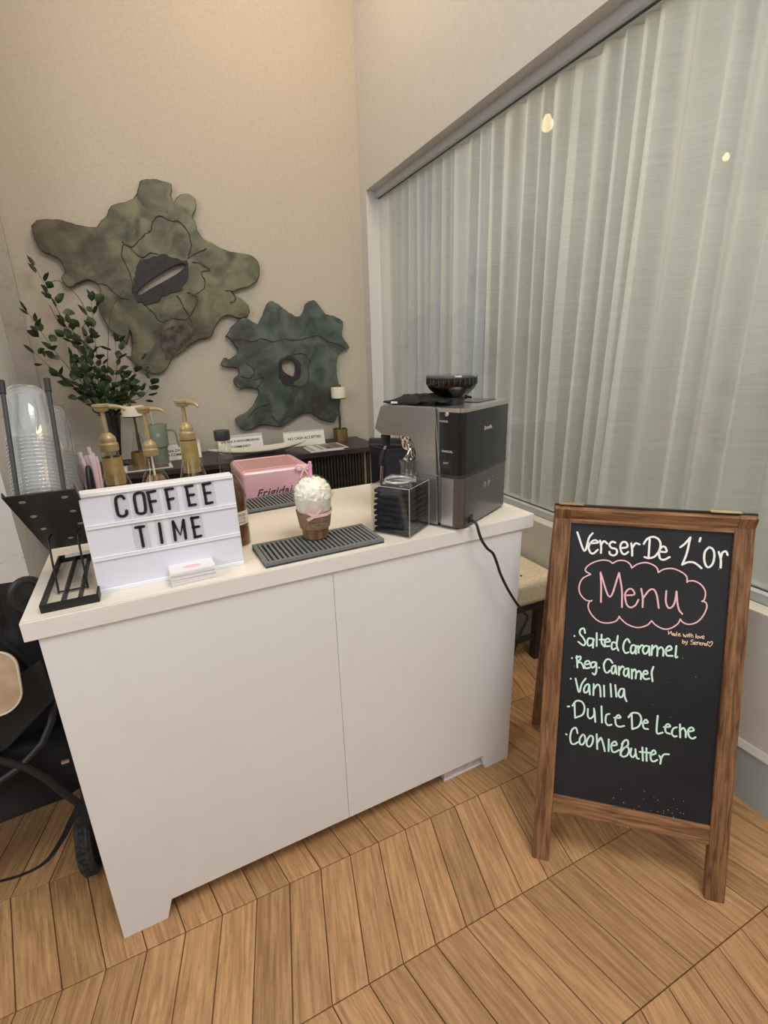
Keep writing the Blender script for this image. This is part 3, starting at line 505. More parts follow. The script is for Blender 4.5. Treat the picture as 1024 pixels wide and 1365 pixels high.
# bin tucked under the counter at the right
BIN = mat('clear_bin_plastic', (.72,.68,.72), .25)
t = thing('storage_bin', 'low translucent plastic bin poking out under the right end of the counter', 'bin', Cw(.985, .0225, 0), CTH)
bm = new_bm(); box(bm, 0, .19, 0, .003, .004, .052); box(bm, 0, .003, .003, .13, .004, .052); box(bm, .187, .19, .003, .13, .004, .052); box(bm, 0, .19, .13, .133, .004, .052); box(bm, 0, .19, 0, .133, 0, .004)
obj('body', bm, noisy(BIN, (.6,.56,.6), (.74,.70,.73), 30), t)
bm = new_bm(); box(bm, -.003, .193, -.003, 0, 0, .006); box(bm, -.003, .193, -.003, 0, .048, .054)
obj('rim', bm, mat('bin_rim', (.85,.84,.86), .3), t)

# ---------------- light box sign
BLx = Vector((-.19, -.160, T)); ang = math.atan2(.012, .311)
t = thing('letter_board', 'white light box sign reading COFFEE TIME in black letters', 'sign', BLx, ang)
WB = mat('lightbox_white', (.80,.80,.80), .4); WF = mat('lightbox_face', (.72,.735,.84), .3); RAIL = mat('lightbox_rail', (.84,.85,.90), .25)
lean = math.atan2(.0103, .2218)
f = obj('case', boxbm(0, .311, .0015, .042, 0, .2218), WB, t, rot=(-lean, 0, 0), bevel=.0025)
def tobox(name, bm, m, **k): return obj(name, bm, m, t, rot=(-lean, 0, 0), **k)
for z0, z1 in ((.0085, .0735), (.0825, .1445), (.1535, .2135)):
    tobox('face_panel', boxbm(.003, .308, .0003, .0016, z0, z1), WF)
for zc, nm in ((.0775, 'letter_rail'), (.1485, 'letter_rail')):
    bm = new_bm(); box(bm, .0015, .3095, -.0028, .0016, zc-.0045, zc+.0045); box(bm, .0015, .3095, -.0036, -.0028, zc+.002, zc+.0045); tobox(nm, bm, RAIL, bevel=.0006, seg=1)
bm = new_bm(); box(bm, .0015, .3095, -.003, .0016, 0, .0085); tobox('letter_rail', bm, RAIL, bevel=.0006, seg=1)
bm = new_bm(); box(bm, .0015, .3095, -.003, .0016, .2135, .2215); tobox('letter_rail', bm, RAIL, bevel=.0006, seg=1)
LET = mat('letter_black', (.012,.012,.014), .35)
LT = parse(LETTERS)
groups = [[0], [1], [2,3,4], [5,6,7], [8,9,10,11], [12,13,14,15], [16,17], [18], [19,20,21], [22,23,24,25]]
TILE = clear('letter_tile', (.965,.965,.96), .5, .12)
def sides(st): xs = [p[0] for q in st for p in q]; return min(xs)/1000, max(xs)/1000
for gi, g in enumerate(groups):
    st = [LT[i] for i in g]; bm = new_bm()
    for s_ in st:
        pts = [(a/1000, b/1000) for a, b in s_]
        pp = [(v.x, v.y) for v in crom([(a, b, 0) for a, b in pts], 4)] if len(pts) > 4 else pts
        ribbon(bm, pp, .0061, 0, lambda u, v, h: (u, -.0012, v))
    tobox('letter', bm, LET)
    x0, x1 = sides(st); z0, z1 = (.0825, .1445) if gi > 5 else (.1535, .2135)
    tobox('letter_tile', boxbm(x0-.008, x1+.008, -.0008, .0001, z0, z1), TILE)

# ---------------- business cards
CARD = mat('card_white', (.82,.79,.79), .45); LIP = mat('lip_print', (.80,.50,.47), .5)
ORD = ['topmost', 'second', 'third', 'fourth', 'fifth', 'sixth', 'seventh', 'eighth', 'ninth', 'tenth', 'eleventh', 'twelfth', 'thirteenth', 'fourteenth', 'fifteenth', 'sixteenth', 'seventeenth', 'eighteenth', 'nineteenth', 'twentieth', 'twenty-first', 'twenty-second']
rng = random.Random(2)
ncard = 12
for k in range(ncard):
    o = obj('business_card', boxbm(-.047, .047, -.026, .026, 0, .0024), CARD)
    p = Cw(.302+rng.uniform(-.0012,.0012), .037+rng.uniform(-.0012,.0012), T+k*.0027)
    o.location = p; o.rotation_euler = (0, 0, CTH+.03+rng.uniform(-.012,.012))
    if k < ncard-1: tag(o, ORD[ncard-1-k]+' white business card from the top of the little stack', 'card', 'business cards below the top one')
    else:
        tag(o, 'top business card with a faint pink lip print', 'card')
        bm = new_bm()
        up_ = [(-.026,0),(-.016,.007),(-.006,.0105),(0,.008),(.006,.0105),(.016,.007),(.026,0),(.012,.0015),(-.012,.0015)]
        lo_ = [(-.026,-.001),(-.012,-.0005),(.012,-.0005),(.026,-.001),(.014,-.009),(0,-.0115),(-.014,-.009)]
        for pl in (up_, lo_): prism(bm, [(x*.8, y*.8) for x, y in pl], .0024, .0026)
        obj('lip_print', bm, LIP, o)

# ---------------- bar mats
MATG = mat('mat_grey', (.16,.165,.16), .6, spec=.35); MATD = mat('mat_groove', (.035,.035,.035), .7)
def bar_mat(loc, w_, d_, rz, label):
    t = thing('drip_mat', label, 'mat', loc, rz)
    obj('base', boxbm(0, w_, 0, d_, 0, .005), MATD, t)
    bm = new_bm()
    box(bm, 0, w_, 0, .010, .005, .0125); box(bm, 0, w_, d_-.010, d_, .005, .0125)
    box(bm, 0, .010, .010, d_-.010, .005, .0125); box(bm, w_-.010, w_, .010, d_-.010, .005, .0125)
    obj('rim', bm, MATG, t)
    n = 24; st = (w_-.02)/n
    me = None
    for i in range(n):
        if i % 1 == 0:
            if me is None:
                o = obj('ridge', boxbm(0, st*.50, .010, d_-.010, .005, .0118), MATG, t, loc=(.010+st*(i+.25), 0, 0)); me = o.data
            else:
                o = bpy.data.objects.new('ridge', me); COL.objects.link(o); o.parent = t; o.location = (.010+st*(i+.25), 0, 0)
    return t
bar_mat(Cw(.462, .007, T), .316, .142, CTH+.018, 'grey ridged rubber drip mat under the whipped cream drink')
bar_mat(Cw(.405, .450, T), .312, .143, CTH+.06, 'grey ridged rubber drip mat at the rear in front of the pink fridge')

# ---------------- drink
t = thing('iced_drink', 'blended coffee drink with whipped cream, brown sleeve and pink straw', 'drink', (.322, -.085, T+.0119))
CUPC = clear('cup_clear', (.96,.96,.96), .9, .03)
DRK = noisy(mat('coffee_drink', (.2,.1,.05), .35), (.16,.075,.035), (.36,.20,.11), 9, (7,7,.35), 4, .3, .7, distort=.4)
TOPD = noisy(mat('milky_drink', (.6,.5,.4), .4), (.62,.54,.42), (.86,.82,.74), 22, (1,1,1.4), 5, .3, .6)
Hc = .114; r0_, r1_ = .034, .0505
R = lambda z: r0_+(r1_-r0_)*z/Hc
obj('cup', lathebm([(r0_*.3, .003), (r0_*.98, .0), (R(.0), .002), (R(Hc), Hc), (R(Hc)+.002, Hc+.001)], 40, cap=True), CUPC, t, smooth=True)
obj('coffee', lathebm([(0, .003), (R(0)-.0015, .003), (R(.07)-.0015, .07), (0, .07)], 36), DRK, t, smooth=True)
obj('milk_layer', lathebm([(0, .0702), (R(.07)-.0015, .0702), (R(Hc)-.0025, Hc-.002), (0, Hc-.001)], 36), TOPD, t, smooth=True)
SLV = noisy(mat('kraft_sleeve', (.26,.18,.115), .8, spec=.2), (.245,.165,.10), (.285,.20,.13), 60, (1,1,.3), 4)
zs0, zs1 = .032, .079
sl = obj('sleeve', lathebm([(R(zs0)+.0006, zs0), (R(zs0)+.0018, zs0), (R(zs1)+.0022, zs1), (R(zs1)+.0008, zs1)], 48, cap=False), SLV, t, smooth=True)
dirc = math.atan2(CAM.y+.085, CAM.x-.322)
def wrap_text(body, size, z, matx, parent, Rf, off=.0004, tilt=0, dth=0):
    me = text_mesh(body, size, .0001)
    for v in me.vertices:
        x, y, zz = v.co; x, y = x*math.cos(tilt)-y*math.sin(tilt), x*math.sin(tilt)+y*math.cos(tilt)
        h = z+y; r = Rf(h)+off+zz; a = dirc+dth+x/r; v.co = (r*math.cos(a), r*math.sin(a), h)
    o = obj_me('print', me, matx, parent); return o
PRT = mat('print_brown', (.10,.065,.04), .8)
Rs = lambda z: R(z)+.0020
wrap_text("VERSER DE L'OR", .0062, .054, PRT, sl, Rs, .0007, dth=.18)
wrap_text("COFFEE", .0045, .046, PRT, sl, Rs, .0007, dth=.18)
bm = new_bm(); pts = []
for i in range(29):
    a = PI*1.02+ (PI*.96)*i/28; x, y = .024*math.cos(a), .052+.02*math.sin(a)+.004
    q = dirc+.18+x/Rs(y); pts.append(((Rs(y)+.0007)*math.cos(q), (Rs(y)+.0007)*math.sin(q), y))
tube(bm, pts, .00035, 4); obj('print_ring', bm, PRT, sl)
RIB = mat('pink_satin', (.82,.56,.60), .4, spec=.5, sheen_weight=.3)
zb = .074
bm = new_bm(); n = 26
vs = []
for i in range(n+1):
    a = dirc+.0+ (1.5)*i/n
    zz = zb+.001 - .0025*math.sin(PI*i/n)
    for dz in (-.0042, .0042):
        rr = Rs(zz)+.0012; vs.append(bm.verts.new((rr*math.cos(a), rr*math.sin(a), zz+dz)))
for i in range(n): bm.faces.new((vs[2*i], vs[2*i+2], vs[2*i+3], vs[2*i+1]))
rb = obj('ribbon', bm, RIB, t); md = rb.modifiers.new('s', 'SOLIDIFY'); md.thickness = .0008
def strip(pts2, w_, zc, aoff, lift):
    bm = new_bm(); P = [Vector((a, b)) for a, b in pts2]; m_ = len(P); L = []
    for i, p in enumerate(P):
        tt = (P[min(i+1, m_-1)]-P[max(i-1, 0)]).normalized(); nn_ = Vector((-tt.y, tt.x))*w_/2
        row = []
        for q in (p+nn_, p-nn_):
            z = zc+q.y; r = Rs(z)+lift*(1-.35*i/m_)+.002; a = dirc+aoff+q.x/Rs(zc); row.append(bm.verts.new((r*math.cos(a), r*math.sin(a), z)))
        L.append(row)
    for a, b in zip(L, L[1:]): bm.faces.new((a[0], b[0], b[1], a[1]))
    return bm
for pp in (((0,0),(.008,.008),(.015,.019)), ((0,0),(-.008,.005),(-.017,.010)), ((0,0),(-.008,-.006),(-.018,-.011)), ((0,0),(.006,-.002),(.012,-.001))):
    o = obj('bow_loop', strip(pp, .0075, zb, .0, .002), RIB, rb); md = o.modifiers.new('s', 'SOLIDIFY'); md.thickness = .001
# dome of cream
CRM = noisy(mat('whipped_cream', (.88,.85,.74), .55, subsurface_weight=.15), (.84,.79,.62), (.92,.90,.83), 30, (1,1,1), 4)
bm = new_bm(); bmesh.ops.create_icosphere(bm, subdivisions=5, radius=1)
for v in bm.verts:
    d = v.co.normalized(); nz_ = mn.noise(d*5.5+Vector((3,1,2)))*.10 + abs(mn.noise(d*11))*.14 + mn.noise(d*24)*.05
    r = 1+nz_-.05
    v.co = Vector((d.x*.0475*r, d.y*.0475*r, max(d.z, -.30)*.043*r)); v.co.z += Hc+.008
obj('whipped_cream', bm, CRM, t, smooth='all')
rng = random.Random(9)
for i in range(7):
    a = rng.uniform(0, 2*PI); rr = .014 if i else 0
    bm = new_bm(); bmesh.ops.create_icosphere(bm, subdivisions=3, radius=.010)
    for v in bm.verts: v.co *= 1+mn.noise(v.co*150)*.25; v.co.z *= .75
    o = obj('cream_puff', bm, CRM, t, loc=(rr*math.cos(i*1.05), rr*math.sin(i*1.05), Hc+.047-.003*(i > 0)), smooth='all')
DOME = clear('dome_clear', (.98,.98,.98), .7, .03)
pr_ = [(R(Hc)+.0055, Hc-.001), (R(Hc)+.006, Hc+.004), (R(Hc)+.001, Hc+.006)]
for i in range(1, 9):
    a = i/8*1.25; pr_.append(((R(Hc)+.0008)*math.cos(a), Hc+.006+.052*math.sin(a)))
obj('dome_lid', lathebm(pr_, 40, cap=False), DOME, t, smooth=True)
STR = mat('pink_straw', (.80,.36,.60), .3)
bm = tube(new_bm(), [(.0,.002,Hc-.02), (-.003,-.006,Hc+.094)], .0043, 14)
obj('straw', bm, STR, t, smooth=True)
bm = new_bm()
cols_ = mat('caramel', (.62,.33,.16), .3)
for k in range(3):
    pts = [( .02*math.cos(2.2*k+.3*i)*(.4+.14*i), .02*math.sin(2.2*k+.3*i)*(.4+.14*i), Hc+.0555-.0028*i-.001*i*i*.4) for i in range(7)]
    tube(bm, crom(pts, 3), .0011, 5)
obj('caramel_drizzle', bm, cols_, t)

# ---------------- espresso machine: local x along its back, local y along its side, front at +y
MT = thing('espresso_machine', 'brushed steel and black espresso machine with bean hopper at the right end of the counter', 'coffee machine', (.699, -.214, T), .4758)
STEEL = noisy(mat('brushed_steel', (.42,.41,.40), .32, .85), (.36,.35,.34), (.46,.45,.44), 40, (.4,.4,14), 4, bump=.05)
STEEL2 = mat('satin_steel_edge', (.62,.60,.58), .25, .9)
BLK = mat('gloss_black', (.012,.012,.014), .12, spec=.6); DGR = mat('smoke_grey', (.05,.05,.052), .3, .3)
CHR = mat('chrome', (.75,.74,.72), .08, 1.0); PLB = mat('plastic_black', (.015,.015,.016), .45)
LGT = mat('label_grey', (.62,.62,.62), .5)
Wm, Hm = .2844, .3372
# side profile in (y, z)
prof = [(.022, .010), (.262, .010), (.262, .040), (.155, .046), (.150, .060), (.150, .205), (.158, .236), (.175, .252), (.262, .2515), (.289, .268), (.266, .331), (.255, .3365), (.022, .3365)]
bm = new_bm(); prism(bm, prof, .004, Wm-.004, 'yz')
obj('body', bm, STEEL, MT, bevel=.003)
# thick steel cheek on each side, proud of the body
cheek = [(.070, .008), (.085, .007), (.128, .010), (.136, .140), (.140, .215), (.150, .2435), (.172, .2525), (.262, .2515), (.290, .268), (.2665, .3315), (.256, .3372), (.0815, .3372)]
for x0, x1 in ((-.004, .0035), (Wm-.0035, Wm+.004)):
    bm = new_bm(); prism(bm, cheek, x0, x1, 'yz'); obj('side_panel', bm, STEEL, MT, bevel=.0012)
bm = new_bm(); tube(bm, [(-.0045, .0815, .337), (-.0045, .0625, .150), (-.0045, .056, .010)], .0012, 6); obj('seam_trim', bm, STEEL2, MT)
bm = new_bm(); box(bm, -.0048, -.0035, .0645, .134, .150, .1535); obj('side_ledge', bm, STEEL2, MT)
# rear shell with rounded corners: grey steel lower part, black water tank above
def shell(z0, z1, grow, y1, m, nm):
    pts = [(-.004-grow, y1)]
    for i in range(7):
        a = PI + PI/2*i/6; pts.append((.018-grow+.022*math.cos(a), .018-grow+.022*math.sin(a)-0.002))
    for i in range(7):
        a = 1.5*PI + PI/2*i/6; pts.append((Wm-.018+grow+.022*math.cos(a), .018-grow+.022*math.sin(a)-.002))
    pts.append((Wm+.004+grow, y1))
    bm = new_bm(); prism(bm, pts, z0, z1); return obj(nm, bm, m, MT, smooth=True)
shell(.008, .150, 0, .060, noisy(mat('shaded_lower_steel', (.3,.3,.3), .3, .8), (.15,.15,.155), (.20,.20,.20), 40, (.4,.4,14), 4), 'lower_shell')  # steel darkened so its colour carries the shade of the rear face
obj('lit_side_plate', boxbm(-.0056, -.0038, .020, .0575, .012, .147), noisy(mat('lit_side_steel', (.5,.5,.5), .3, .8), (.46,.46,.475), (.56,.56,.57), 40, (.4,.4,14), 4), MT, bevel=.0006)  # added plate: lighter steel paints the light on the shell's side face
shell(.1505, .3265, .0006, .066, BLK, 'water_tank')
shell(.150, .158, .0012, .066, DGR, 'tank_band')
bm = new_bm()
box(bm, .004, Wm-.004, .004, .262, .3265, .3372)
obj('top_plate', bm, noisy(mat('top_steel', (.5,.47,.44), .3, .8), (.46,.43,.40), (.54,.51,.48), 30), MT, bevel=.006, seg=3)
shell(.3265, .3374, .0012, .07, STEEL2, 'top_rim')
obj('foot_plate', boxbm(.01, Wm-.01, .01, .255, 0, .010), PLB, MT)
obj('bean_lid', boxbm(.15, Wm-.02, .03, .21, .3374, .3395), BLK, MT, bevel=.002)
# prints on tank and lower shell
def mtext(body, size, x, z, y=-.0078, align='LEFT', rotz=0, spacing=1.0, shear=0):
    o = obj_me('print', text_mesh(body, size, .0002, align, spacing=spacing, shear=shear), LGT, MT, loc=(x, y, z), rot=(PI/2, 0, 0)); return o
mtext('Breville', .016, .115, .272)
for k in range(7):
    mtext('|', .006+.016*((k*5) % 3)/2, .118+.008*k, .108)
for x, z in ((.178, .121), (.215, .118), (.235, .128), (.252, .122)): mtext('=', .008, x, z)
# side column of switches on the tank (faces -x)
def stext(body, size, y, z):
    obj_me('print', text_mesh(body, size, .0002, 'CENTER'), LGT, MT, loc=(-.0056, y, z), rot=(PI/2, 0, -PI/2))
stext('POWER', .0075, .052, .302); stext('MANUAL', .0085, .040, .222); stext('HOT', .0075, .044, .190)
bm = new_bm(); lathe(bm, [(0, 0), (.006, 0), (.005, .002), (0, .0025)], 16)
obj('power_button', bm, mat('button_silver', (.8,.8,.8), .2, .8), MT, loc=(-.0048, .043, .321), rot=(0, -PI/2, 0))
obj('cord_inlet', boxbm(.035, .062, -.009, -.003, .012, .036), PLB, MT, bevel=.003)
# group head, spouts, portafilter
bm = new_bm(); lathe(bm, [(.034, 0), (.036, .004), (.036, .022), (.03, .026)], 28); obj('group_head', bm, CHR, MT, loc=(.100, .232, .2265), smooth=True)
pf = obj('portafilter', lathebm([(.020, -.022), (.029, -.014), (.031, .0), (.031, .010)], 28), CHR, MT, loc=(.100, .232, .2165), smooth=True)
bm = new_bm(); tube(bm, crom([(0, .028, -.004), (.0, .06, -.004), (-.004, .10, -.006), (-.006, .155, -.010)], 4), .012, 12, rr=None)
obj('handle', bm, PLB, pf, smooth=True)
bm = new_bm()
for sx in (-1, 1): tube(bm, crom([(sx*.006, 0, -.02), (sx*.010, .002, -.034), (sx*.018, .006, -.046), (sx*.024, .006, -.050)], 4), .0052, 10)
obj('spout', bm, CHR, pf, smooth=True)
bm = new_bm(); lathe(bm, [(.011, 0), (.013, .012), (.015, .03), (.009, .038)], 16); sw = obj('steam_wand', bm, PLB, MT, loc=(.028, .274, .214), smooth=True)
bm = new_bm(); tube(bm, crom([(0,0,.002), (-.006,.008,-.03), (-.010,.012,-.08), (-.012,.014,-.135)], 4), .004, 10); obj('wand_tube', bm, CHR, sw, smooth=True)
bm = new_bm(); tube(bm, crom([(-.003,.004,-.012), (-.008,.010,-.04), (-.010,.012,-.062)], 4), .0085, 10); obj('grip', bm, PLB, sw, smooth=True)
bm = new_bm(); box(bm, .02, Wm-.02, .14, .30, .010, .052); obj('drip_tray', bm, BLK, MT, bevel=.004)
gr = new_bm()
for i in range(14): box(gr, .03+.0165*i, .038+.0165*i, .155, .292, .052, .0545)
obj('tray_grate', gr, CHR, MT)
# hopper
SMK = clear('smoked_clear', (.28,.27,.27), 1.2, .05)
hp = obj('hopper', lathebm([(.026, 0), (.030, .012), (.034, .018), (.056, .036), (.0615, .045), (.0615, .062)], 40, cap=False), SMK, MT, loc=(.090, .085, .3374), smooth=True)
hp.scale = (1.13, 1.13, 1.2)
obj('hopper_collar', lathebm([(.030, 0), (.033, .004), (.033, .018), (.028, .022)], 32), PLB, hp, smooth=True)
obj('coffee_beans', lathebm([(.0, .018), (.032, .0195), (.052, .036), (.056, .042), (.03, .047), (0, .049)], 32), noisy(mat('beans', (.03,.015,.008), .4), (.012,.006,.004), (.07,.035,.018), 130, (1,1,1), 2, bump=1), hp)
obj('hopper_lid', lathebm([(0, .060), (.0625, .060), (.064, .063), (.062, .0665), (.03, .068), (0, .068)], 40), clear('lid_clear', (.42,.42,.41), 1.4, .05, milk=.25, milkcol=(.3,.3,.3)), hp, smooth=True)
bm = new_bm()
for i in range(30):
    a = 2*PI*i/30; x, y = .0618*math.cos(a), .0618*math.sin(a)
    tube(bm, [(x, y, .046), (x, y, .060)], .0012, 4)
obj('hopper_ribs', bm, DGR, hp)
# folded black cloth lying on the machine
CLO = noisy(mat('black_cloth', (.012,.012,.013), .9, spec=.2), (.008,.008,.009), (.03,.03,.03), 160, bump=.6)
bm = new_bm(); nx, ny = 34, 26; g = []
for i in range(nx+1):
    row = []
    for j in range(ny+1):
        u, v = i/nx, j/ny
        e = min(u, 1-u, v, 1-v); h = .006+.014*min(1, e*6) + .008*mn.noise(Vector((u*5, v*4, 1))) + .004*mn.noise(Vector((u*14, v*12, 3)))
        if u > .55: h += .006*min(1, (u-.55)*6)
        xx = .012+ .16*v + .008*mn.noise(Vector((u*3, v*3, 7))); yy = .268-.205*u+.008*mn.noise(Vector((u*4, v*4, 9)))
        row.append(bm.verts.new((xx, yy, max(h, .002))))
    g.append(row)
for i in range(nx):
    for j in range(ny): bm.faces.new((g[i][j], g[i+1][j], g[i+1][j+1], g[i][j+1]))
c_ = obj('cloth', bm, CLO, loc=(.699, -.214, T+.3374), rot=(0, 0, .4758), smooth='all')
md = c_.modifiers.new('s', 'SOLIDIFY'); md.thickness = .003; md.offset = -.0
tag(c_, 'rumpled black cloth lying on top of the espresso machine', 'cloth')
tg = obj('cloth_tag', boxbm(-.010, .010, -.002, .002, 0, .005), mat('tag_white', (.8,.8,.78), .6), c_, loc=(.0085, .225, .0045), rot=(0, 0, PI/2))
# cord over the counter edge
CRD = mat('cord_black', (.01,.012,.01), .5)
pts = [(.742, -.202, .950), (.748, -.222, .942), (.751, -.234, .915), (.760, -.236, .893), (.779, -.236, .866), (.800, -.236, .846), (.815, -.236, .815), (.832, -.236, .772), (.862, -.236, .716), (.895, -.236, .665), (.930, -.236, .618), (.956, -.225, .585), (.960, -.19, .50), (.957, -.15, .34), (.955, -.12, .15), (.96, -.10, .02), (.99, 0, .006), (1.05, .2, .006)]
cdo = obj('power_cord', tube(new_bm(), crom(pts, 6), .0042, 8), CRD, smooth=True)
tag(cdo, 'black power cord hanging from the espresso machine over the counter edge', 'cord')

# ---------------- acrylic napkin box
AC = clear('acrylic', (.93,.94,.94), 1.3, .02)
AB = (.549, -.199); A_ANG = .597; AS = .119
t = thing('acrylic_box', 'clear acrylic box holding folded black napkins beside the machine', 'box', (AB[0], AB[1], T), A_ANG)
AH = .138
for nm, b_ in (('wall', (0, AS, 0, .003, 0, AH)), ('wall', (0, AS, AS-.003, AS, 0, AH)), ('wall', (0, .003, .003, AS-.003, 0, AH)), ('wall', (AS-.003, AS, .003, AS-.003, 0, AH)), ('base', (.003, AS-.003, .003, AS-.003, 0, .004))):
    obj(nm, boxbm(*b_), AC, t)
EDG = clear('acrylic_edge', (.9,.92,.92), 3.0, .1, milk=.35, milkcol=(.8,.82,.82))
bm = new_bm()
for x, y in ((0,0), (AS,0), (0,AS), (AS,AS)): tube(bm, [(x, y, .001), (x, y, AH)], .0013, 6)
for z in (.002, AH): 
    P = [(0,0,z), (AS,0,z), (AS,AS,z), (0,AS,z)]
    for a, b in zip(P, P[1:]+P[:1]): tube(bm, [a, b], .0013, 6)
obj('edge', bm, EDG, t)
ld = obj('lid', boxbm(-.0005, AS+.0005, -.0005, AS+.0005, AH+.0013, AH+.0045), AC, t)
obj('lid_handle', tube(new_bm(), [(.036*math.cos(2*PI*i/24), .036*math.sin(2*PI*i/24), 0) for i in range(24)], .0035, 8, closed=True), EDG, ld, loc=(.052, .062, AH+.008), smooth=True)
NAP = noisy(mat('black_napkin', (.014,.015,.022), .85, spec=.25), (.008,.008,.012), (.022,.024,.038), 70, (1,1,1), bump=.5)
rng = random.Random(4)
for k in range(8):
    bm = new_bm(); n = 14; rows_ = []; ex_ = rng.uniform(0, .007)
    s0 = .0045+ex_; s1 = AS-.0045; hh = .0145
    for lay in (0, 1):
        g = []
        for i in range(n+1):
            r_ = []
            for j in range(n+1):
                u, v = i/n, j/n
                e = min(u, 1-u, v, 1-v)
                z = k*.0158+.0055 + (hh*min(1, .55+.45*math.sqrt(min(1, e*7))) if lay else 0) + .0022*mn.noise(Vector((u*4, v*4, k*3.1+lay)))
                r_.append(bm.verts.new((s0+(s1-s0)*u, s0+(s1-s0)*v, z)))
            g.append(r_)
        rows_.append(g)
    lo, hi = rows_
    for i in range(n):
        for j in range(n):
            bm.faces.new((hi[i][j], hi[i+1][j], hi[i+1][j+1], hi[i][j+1])); bm.faces.new((lo[i][j], lo[i][j+1], lo[i+1][j+1], lo[i+1][j]))
    rim = [(i, 0) for i in range(n)]+[(n, j) for j in range(n)]+[(i, n) for i in range(n, 0, -1)]+[(0, j) for j in range(n, 0, -1)]
    for (a, b), (c, d) in zip(rim, rim[1:]+rim[:1]): bm.faces.new((lo[a][b], lo[c][d], hi[c][d], hi[a][b]))
    o = obj('napkin', bm, NAP, smooth='all'); o.location = (AB[0]+.0, AB[1], T+.0005); o.rotation_euler = (0, 0, A_ANG)
    tag(o, (ORD[7-k]+' folded black napkin from the top in the acrylic box') if k < 7 else 'topmost folded black napkin in the acrylic box', 'napkin', 'napkins in the acrylic box')
GLS = clear('glassware', (.95,.96,.95), 2.2, .02)
gl = obj('shot_glass', lathebm([(.0, .002), (.021, .0), (.024, .008), (.023, .03), (.027, .048), (.0255, .048), (.0215, .03), (.0215, .01), (0, .008)], 32), GLS, smooth=True)
gl.location = (AB[0]+.058, AB[1]+.112, T+AH+.0045); tag(gl, 'small clear shot glass standing on the acrylic box lid', 'glass')

# ---------------- syrup bottle with black cap
t = thing('syrup_bottle', 'clear bottle of brown syrup with a black cap right of the light box', 'bottle', (.1235, .002, T))
BG = clear('bottle_glass', (.93,.92,.88), 1.6, .03)
pb = [(.0, .004), (.034, .0), (.040, .004), (.0405, .012), (.0395, .016), (.0405, .02), (.0405, .135), (.038, .152), (.030, .172), (.020, .190), (.0165, .205), (.0165, .258), (.0185, .262), (.0185, .270), (.0165, .275), (.0165, .285)]
obj('glass', lathebm(pb, 36, cap=False), BG, t, smooth=True)
SY = noisy(mat('brown_syrup', (.10,.035,.012), .15, spec=.6), (.05,.017,.007), (.17,.065,.022), 6, (1,1,1), 2)
obj('syrup', lathebm([(0, .005), (.037, .005), (.0385, .012), (.0385, .135), (.036, .150), (.028, .170), (.018, .188), (0, .189)], 32), SY, t, smooth=True)
obj('cap', lathebm([(.0, .306), (.0185, .306), (.0195, .303), (.0195, .283), (.018, .281), (0, .281)], 32), mat('cap_black', (.02,.022,.024), .5), t, smooth=True)
bm = new_bm(); n = 20
vs = []
a0 = math.atan2(CAM.y, CAM.x-.1235)-.35
for i in range(n+1):
    a = a0+1.55*i/n
    for z in (.062, .098): vs.append(bm.verts.new((.0411*math.cos(a), .0411*math.sin(a), z)))
for i in range(n): bm.faces.new((vs[2*i], vs[2*i+2], vs[2*i+3], vs[2*i+1]))
lb_ = obj('label', bm, mat('label_cream', (.68,.62,.52), .6), t)
dirb = a0+.62
for body, z, sz in (('VERSER', .088, .010), ('DE L\'OR', .078, .008), ('SYRUP', .068, .009)):
    me = text_mesh(body, sz, .0001)
    for v in me.vertices:
        x, y, zz = v.co; a = dirb+.25+x/.0411; v.co = (.0416*math.cos(a), .0416*math.sin(a), z+y)
    obj_me('print', me, mat('label_ink', (.10,.07,.05), .7), lb_)

